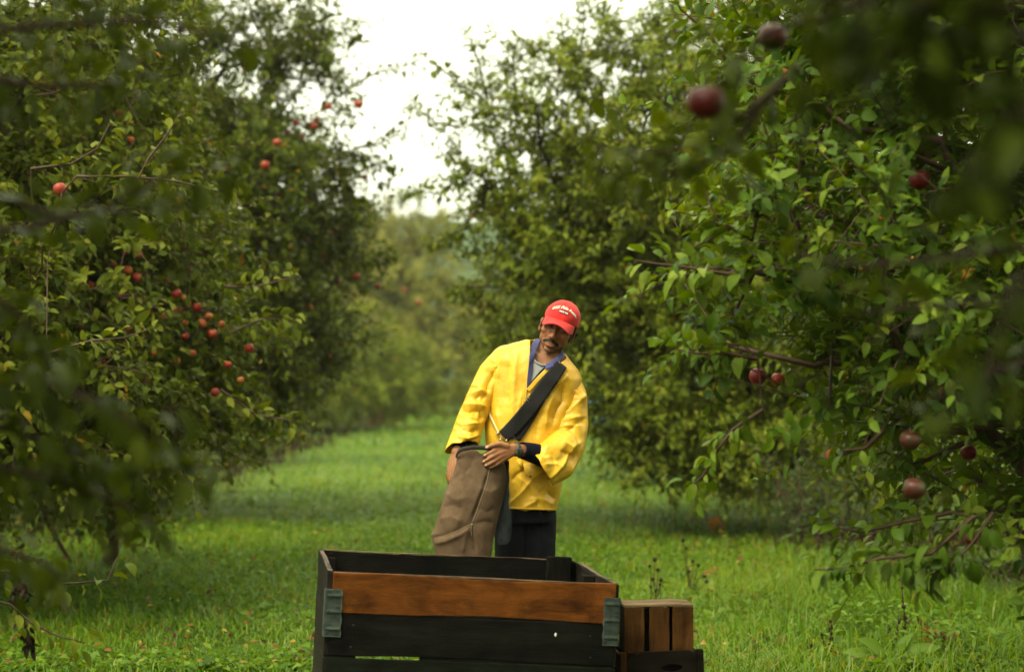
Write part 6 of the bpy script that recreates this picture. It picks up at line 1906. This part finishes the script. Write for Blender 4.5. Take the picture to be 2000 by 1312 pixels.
    cc2 = wc + wf * .0275 - wu * .009
    Rw = np.stack([wa, wu, wf], 1)
    for nm, sz, oo, mt in (('watch_case', (.0165, .0175, .005), 0, wblk), ('watch_dial', (.0105, .0105, .0008), .0054, wdial)):
        V, fq = g_loft([np.array([(cc2 + Rw @ np.array([sz[0] * math.copysign(abs(math.cos(t)) ** .5, math.cos(t)) * sc, sz[1] * math.copysign(abs(math.sin(t)) ** .5, math.sin(t)) * sc, h + oo])) for t in ang]) for h, sc in ((-sz[2], .9), (-sz[2] * .3, 1), (sz[2] * .6, 1), (sz[2], .88))])
        mesh_list(nm, V, fq, mt, wt, False, None, org)

    # ================================================================ picking bag
    ORGB = np.array([pw(915, 980, 9.77)[0], 9.77, pw(915, 1108, 9.77)[2]])
    global _ORGB
    _ORGB = ORGB
    bag = empty('picking_bag', ORGB, 'brown canvas picking bag on a wide black shoulder strap, its bottom folded up with cord', 'bag')
    canv, nt, b = new_mat('brown_canvas')
    L = nt.links
    tc = N(nt, 'ShaderNodeTexCoord')
    n1 = N(nt, 'ShaderNodeTexNoise', Scale=9.0, Detail=9.0, Roughness=.7); n2 = N(nt, 'ShaderNodeTexNoise', Scale=240.0, Detail=3.0)
    L.new(tc.outputs['Object'], n1.inputs['Vector']); L.new(tc.outputs['Object'], n2.inputs['Vector'])
    r1 = ramp(nt, [(0.3, (0.075, 0.044, 0.024)), (0.7, (0.150, 0.098, 0.058))]); L.new(n1.outputs['Fac'], r1.inputs['Fac'])
    r2 = ramp(nt, [(0.3, (0.75, 0.75, 0.75)), (0.6, (1, 1, 1))]); L.new(n2.outputs['Fac'], r2.inputs['Fac'])
    mx = N(nt, 'ShaderNodeMix', data_type='RGBA', blend_type='MULTIPLY'); mx.inputs['Factor'].default_value = .7
    L.new(r1.outputs['Color'], mx.inputs['A']); L.new(r2.outputs['Color'], mx.inputs['B']); L.new(mx.outputs['Result'], b.inputs['Base Color'])
    b.inputs['Roughness'].default_value = .9; b.inputs['Specular IOR Level'].default_value = .1
    bp = N(nt, 'ShaderNodeBump', Strength=.2, Distance=.0015); L.new(n2.outputs['Fac'], bp.inputs['Height']); L.new(bp.outputs['Normal'], b.inputs['Normal'])
    web = simple_mat('black_webbing', (0.0085, 0.0080, 0.0080), .75, .25, noise=(60.0, .3), bump=(300.0, .4, .003))
    rimm = simple_mat('dark_rim_leather', (0.026, 0.017, 0.011), .7, .3, noise=(40.0, .4))
    brass = simple_mat('bright_metal', (0.62, 0.58, 0.50), .3, .5, metallic=.8)
    cordm = simple_mat('cotton_cord', (0.20, 0.155, 0.10), .9, .1)
    brow = [(868, 899, 962, -.060, .06), (878, 894, 968, -.066, .065), (889, 892, 974, -.070, .07), (905, 891, 986, -.076, .078), (930, 883, 991, -.083, .08), (960, 869, 986, -.086, .08), (990, 861, 979, -.088, .08), (1015, 853, 973, -.088, .078), (1034, 847, 968, -.088, .074), (1043, 841, 966, -.088, .070), (1053, 844, 964, -.085, .070), (1085, 851, 960, -.078, .065), (1108, 860, 952, -.055, .05)]
    V, fq = remesh([g_loft([ring_px(*r, 9.77, 56, 2.15) for r in brow])], .0042, 3)
    BF = [([(957, 915), (945, 955), (932, 990), (922, 1022)], 2.6, -.009), ([(951, 915), (938, 955), (925, 990), (916, 1015)], 5, .006), ([(922, 1022), (895, 1036), (868, 1046), (842, 1050)], 3, -.011), ([(922, 1026), (900, 1043), (872, 1056), (846, 1062)], 4, .009),
          ([(922, 1024), (925, 1045), (930, 1080)], 3, -.008), ([(916, 1030), (908, 1055), (904, 1080)], 3.5, .006), ([(922, 1024), (940, 1050), (948, 1080)], 4, .006), ([(926, 1022), (950, 1018), (966, 1022)], 5, -.006), ([(870, 960), (890, 975), (915, 970)], 8, .008), ([(862, 990), (885, 985), (905, 995)], 7, -.007), ([(858, 1015), (880, 1008), (905, 1018)], 7, .009),
          ([(880, 935), (900, 925), (925, 935)], 8, -.006), ([(896, 895), (905, 915), (903, 940)], 5, .006), ([(925, 890), (920, 910), (905, 925)], 5, -.006), ([(935, 950), (958, 960), (975, 950)], 8, .007), ([(930, 985), (952, 1000), (970, 990)], 7, -.006)]
    V = folds(V, fq, BF, .0022, 6, 12, .0)
    V = smooth_v(V, fq, 3)
    u, v = px(V); Nn = vnormals(V, fq)
    top = 876 + 10 * np.exp(-((u - 891) / 6) ** 2) + 10 * np.exp(-((u - 941) / 8) ** 2)
    V, fq = cut(V, fq, (v > top))
    fig_mesh('sack', V, fq, canv, bag, ORGB, solid=.004)
    # stiff rim
    def band(name, pts, wz, mat, root, org_, th=.004, wob=0):
        pts = np.array(pts); Vv, Ff = [], []
        for p in pts:
            Vv += [p + (0, 0, wz / 2), p - (0, 0, wz / 2)]
        for i in range(len(pts) - 1): Ff.append([2 * i, 2 * i + 1, 2 * i + 3, 2 * i + 2])
        o = fig_mesh(name, np.array(Vv), Ff, mat, root, org_, solid=th, sub=1); o.modifiers['thickness'].offset = 0
        return o
    rp_ = []
    for k in range(41):
        t = k / 40
        q = np.array([[890.5, 891, 9.735], [895, 882, 9.705], [904, 876.5, 9.69], [922, 873.5, 9.68], [940, 874.0, 9.68], [956, 875.5, 9.685], [972, 878, 9.72]])
        i = min(int(t * 6), 5); f_ = t * 6 - i
        rp_.append(pw(*(q[i] * (1 - f_) + q[i + 1] * f_)))
    rim = band('rim', rp_, .021, rimm, bag, ORGB, .006)
    rb = []
    for k in range(25):
        t = k / 24
        q = np.array([[890.5, 891, 9.735], [893, 884, 9.80], [908, 876, 9.83], [940, 874, 9.835], [965, 877, 9.80], [972, 878, 9.72]])
        i = min(int(t * 5), 4); f_ = t * 5 - i
        rb.append(pw(*(q[i] * (1 - f_) + q[i + 1] * f_)))
    band('rim', rb, .014, rimm, bag, ORGB, .005)
    # cord with its knots
    bvh = BVHTree.FromPolygons([tuple(x) for x in V], fq)
    def on_bag(a, c, off=.002):
        o_ = Vector((0, 0, CAMZ)); dr = (Vector(pw(a, c, 9.7)) - o_).normalized(); h = bvh.ray_cast(o_, dr)
        return (np.array(h[0]) if h[0] is not None else pw(a, c, 9.69)) - np.array(dr) * off
    def cpath(pl, n=24):
        pl = np.array(pl, float); t = np.linspace(0, 1, n); k = np.linspace(0, 1, len(pl))
        return np.array([on_bag(np.interp(x, k, pl[:, 0]), np.interp(x, k, pl[:, 1])) for x in t])
    kp = on_bag(921.5, 1024, .003)
    Vt, Ft, Lt = tubes([(cpath([(958, 908), (950, 945), (936, 985), (922.5, 1020)]), np.full(24, .0022)), (cpath([(921, 1026), (920, 1036), (922, 1047)], 10), np.full(10, .0018)), (cpath([(918, 1024), (895, 1036), (868, 1046)], 16), np.full(16, .0014))], 6)
    cord = mesh_np('cord', Vt, Ft, Lt, cordm, bag, smooth=True, org=ORGB)
    v_, f_ = g_ico(kp, (.006, .005, .005), None, 2); mesh_list('knot', v_, f_, cordm, cord, True, None, ORGB)
    # shoulder straps lying on the coat
    ex = [(.004, .022, .006), (.007, .055, .004), (.008, .09, -.012), (.0, .13, -.06), (-.05, .16, -.14)]
    lay('shoulder_strap', [(1096, 713), (1085, 727), (1065, 755), (1036, 795), (1008, 829), (983, 853)], [27, 30, 33, 33, 32, 29], web, bag, .015, steps=50, thick=.004, extra=ex)
    lay('shoulder_strap', [(1058, 775), (1034, 818), (1007, 858)], [20, 20, 19], web, bag, .008, steps=26, thick=.004)
    lay('side_strap', [(951, 796), (962, 822), (975, 848)], [5, 7, 6], simple_mat('cream_strap', (0.62, 0.52, 0.22), .6), bag, .006, cols=2, steps=16)
    def bar(name, a, b_, r, mat, off=.018):
        A, Bq = on_coat(*a, off), on_coat(*b_, off)
        Vt, Ft, Lt = tubes([(np.array([A, (A + Bq) / 2, Bq]), np.array([r, r, r]))], 8); return mesh_np(name, Vt, Ft, Lt, mat, bag, smooth=True, org=ORGB)
    bar('buckle', (1028.5, 773), (1035.5, 780), .0016, brass, .021); bar('buckle', (1025, 777), (1032, 784), .0016, brass, .021)
    bar('hook', (966, 846), (990, 860), .0028, simple_mat('brass_rod', (0.30, 0.19, 0.06), .4, .5, metallic=.6), .02); bar('hook', (971, 848), (973, 844), .004, brass, .022); bar('hook', (974.5, 861), (978, 856), .0032, brass, .022); bar('hook', (987.5, 862), (990, 858), .003, brass, .022)
    bar('hook', (1000, 851), (1013, 859), .004, web, .02)
    # clear plastic sleeve hanging between bag and leg
    cl, nt, b = new_mat('clear_plastic')
    b.inputs['Base Color'].default_value = (.06, .08, .085, 1); b.inputs['Roughness'].default_value = .12
    b.inputs['Transmission Weight'].default_value = .0; b.inputs['Alpha'].default_value = .16; b.inputs['Specular IOR Level'].default_value = .8
    rows_ = [(935, 987, 993, -.004, .004), (965, 984, 998, -.010, .010), (1000, 979, 999, -.014, .012), (1030, 973, 999, -.018, .014), (1050, 969, 998, -.02, .015), (1058, 968, 994, -.016, .012), (1063, 975, 990, -.006, .005)]
    V, fq = g_loft([ring_px(*r, 9.80, 28, 2.6) for r in rows_])
    V = np.array([x + np.array([0, .010 * mnoise.noise(Vector(x) * 34), 0]) + .005 * np.array(mnoise.noise_vector(Vector(x) * 60)) for x in V])
    pb_ = np.array([pw(985, 1060, 9.80)[0], 9.80, pw(985, 1063, 9.80)[2]])
    plb = empty('plastic_bag', pb_, 'clear crumpled plastic bag hanging between the canvas bag and dark trousers', 'plastic bag')
    fig_mesh('film', V, fq, cl, plb, pb_, sub=1)
# ------------------------------------------------------------------ build
make_materials()
build_ground()
build_trees(apple_clear())
build_grass()
build_bin()
build_crates()
build_apples()
build_weeds()
if 'build_person' in globals():
    build_person()
build_haze()
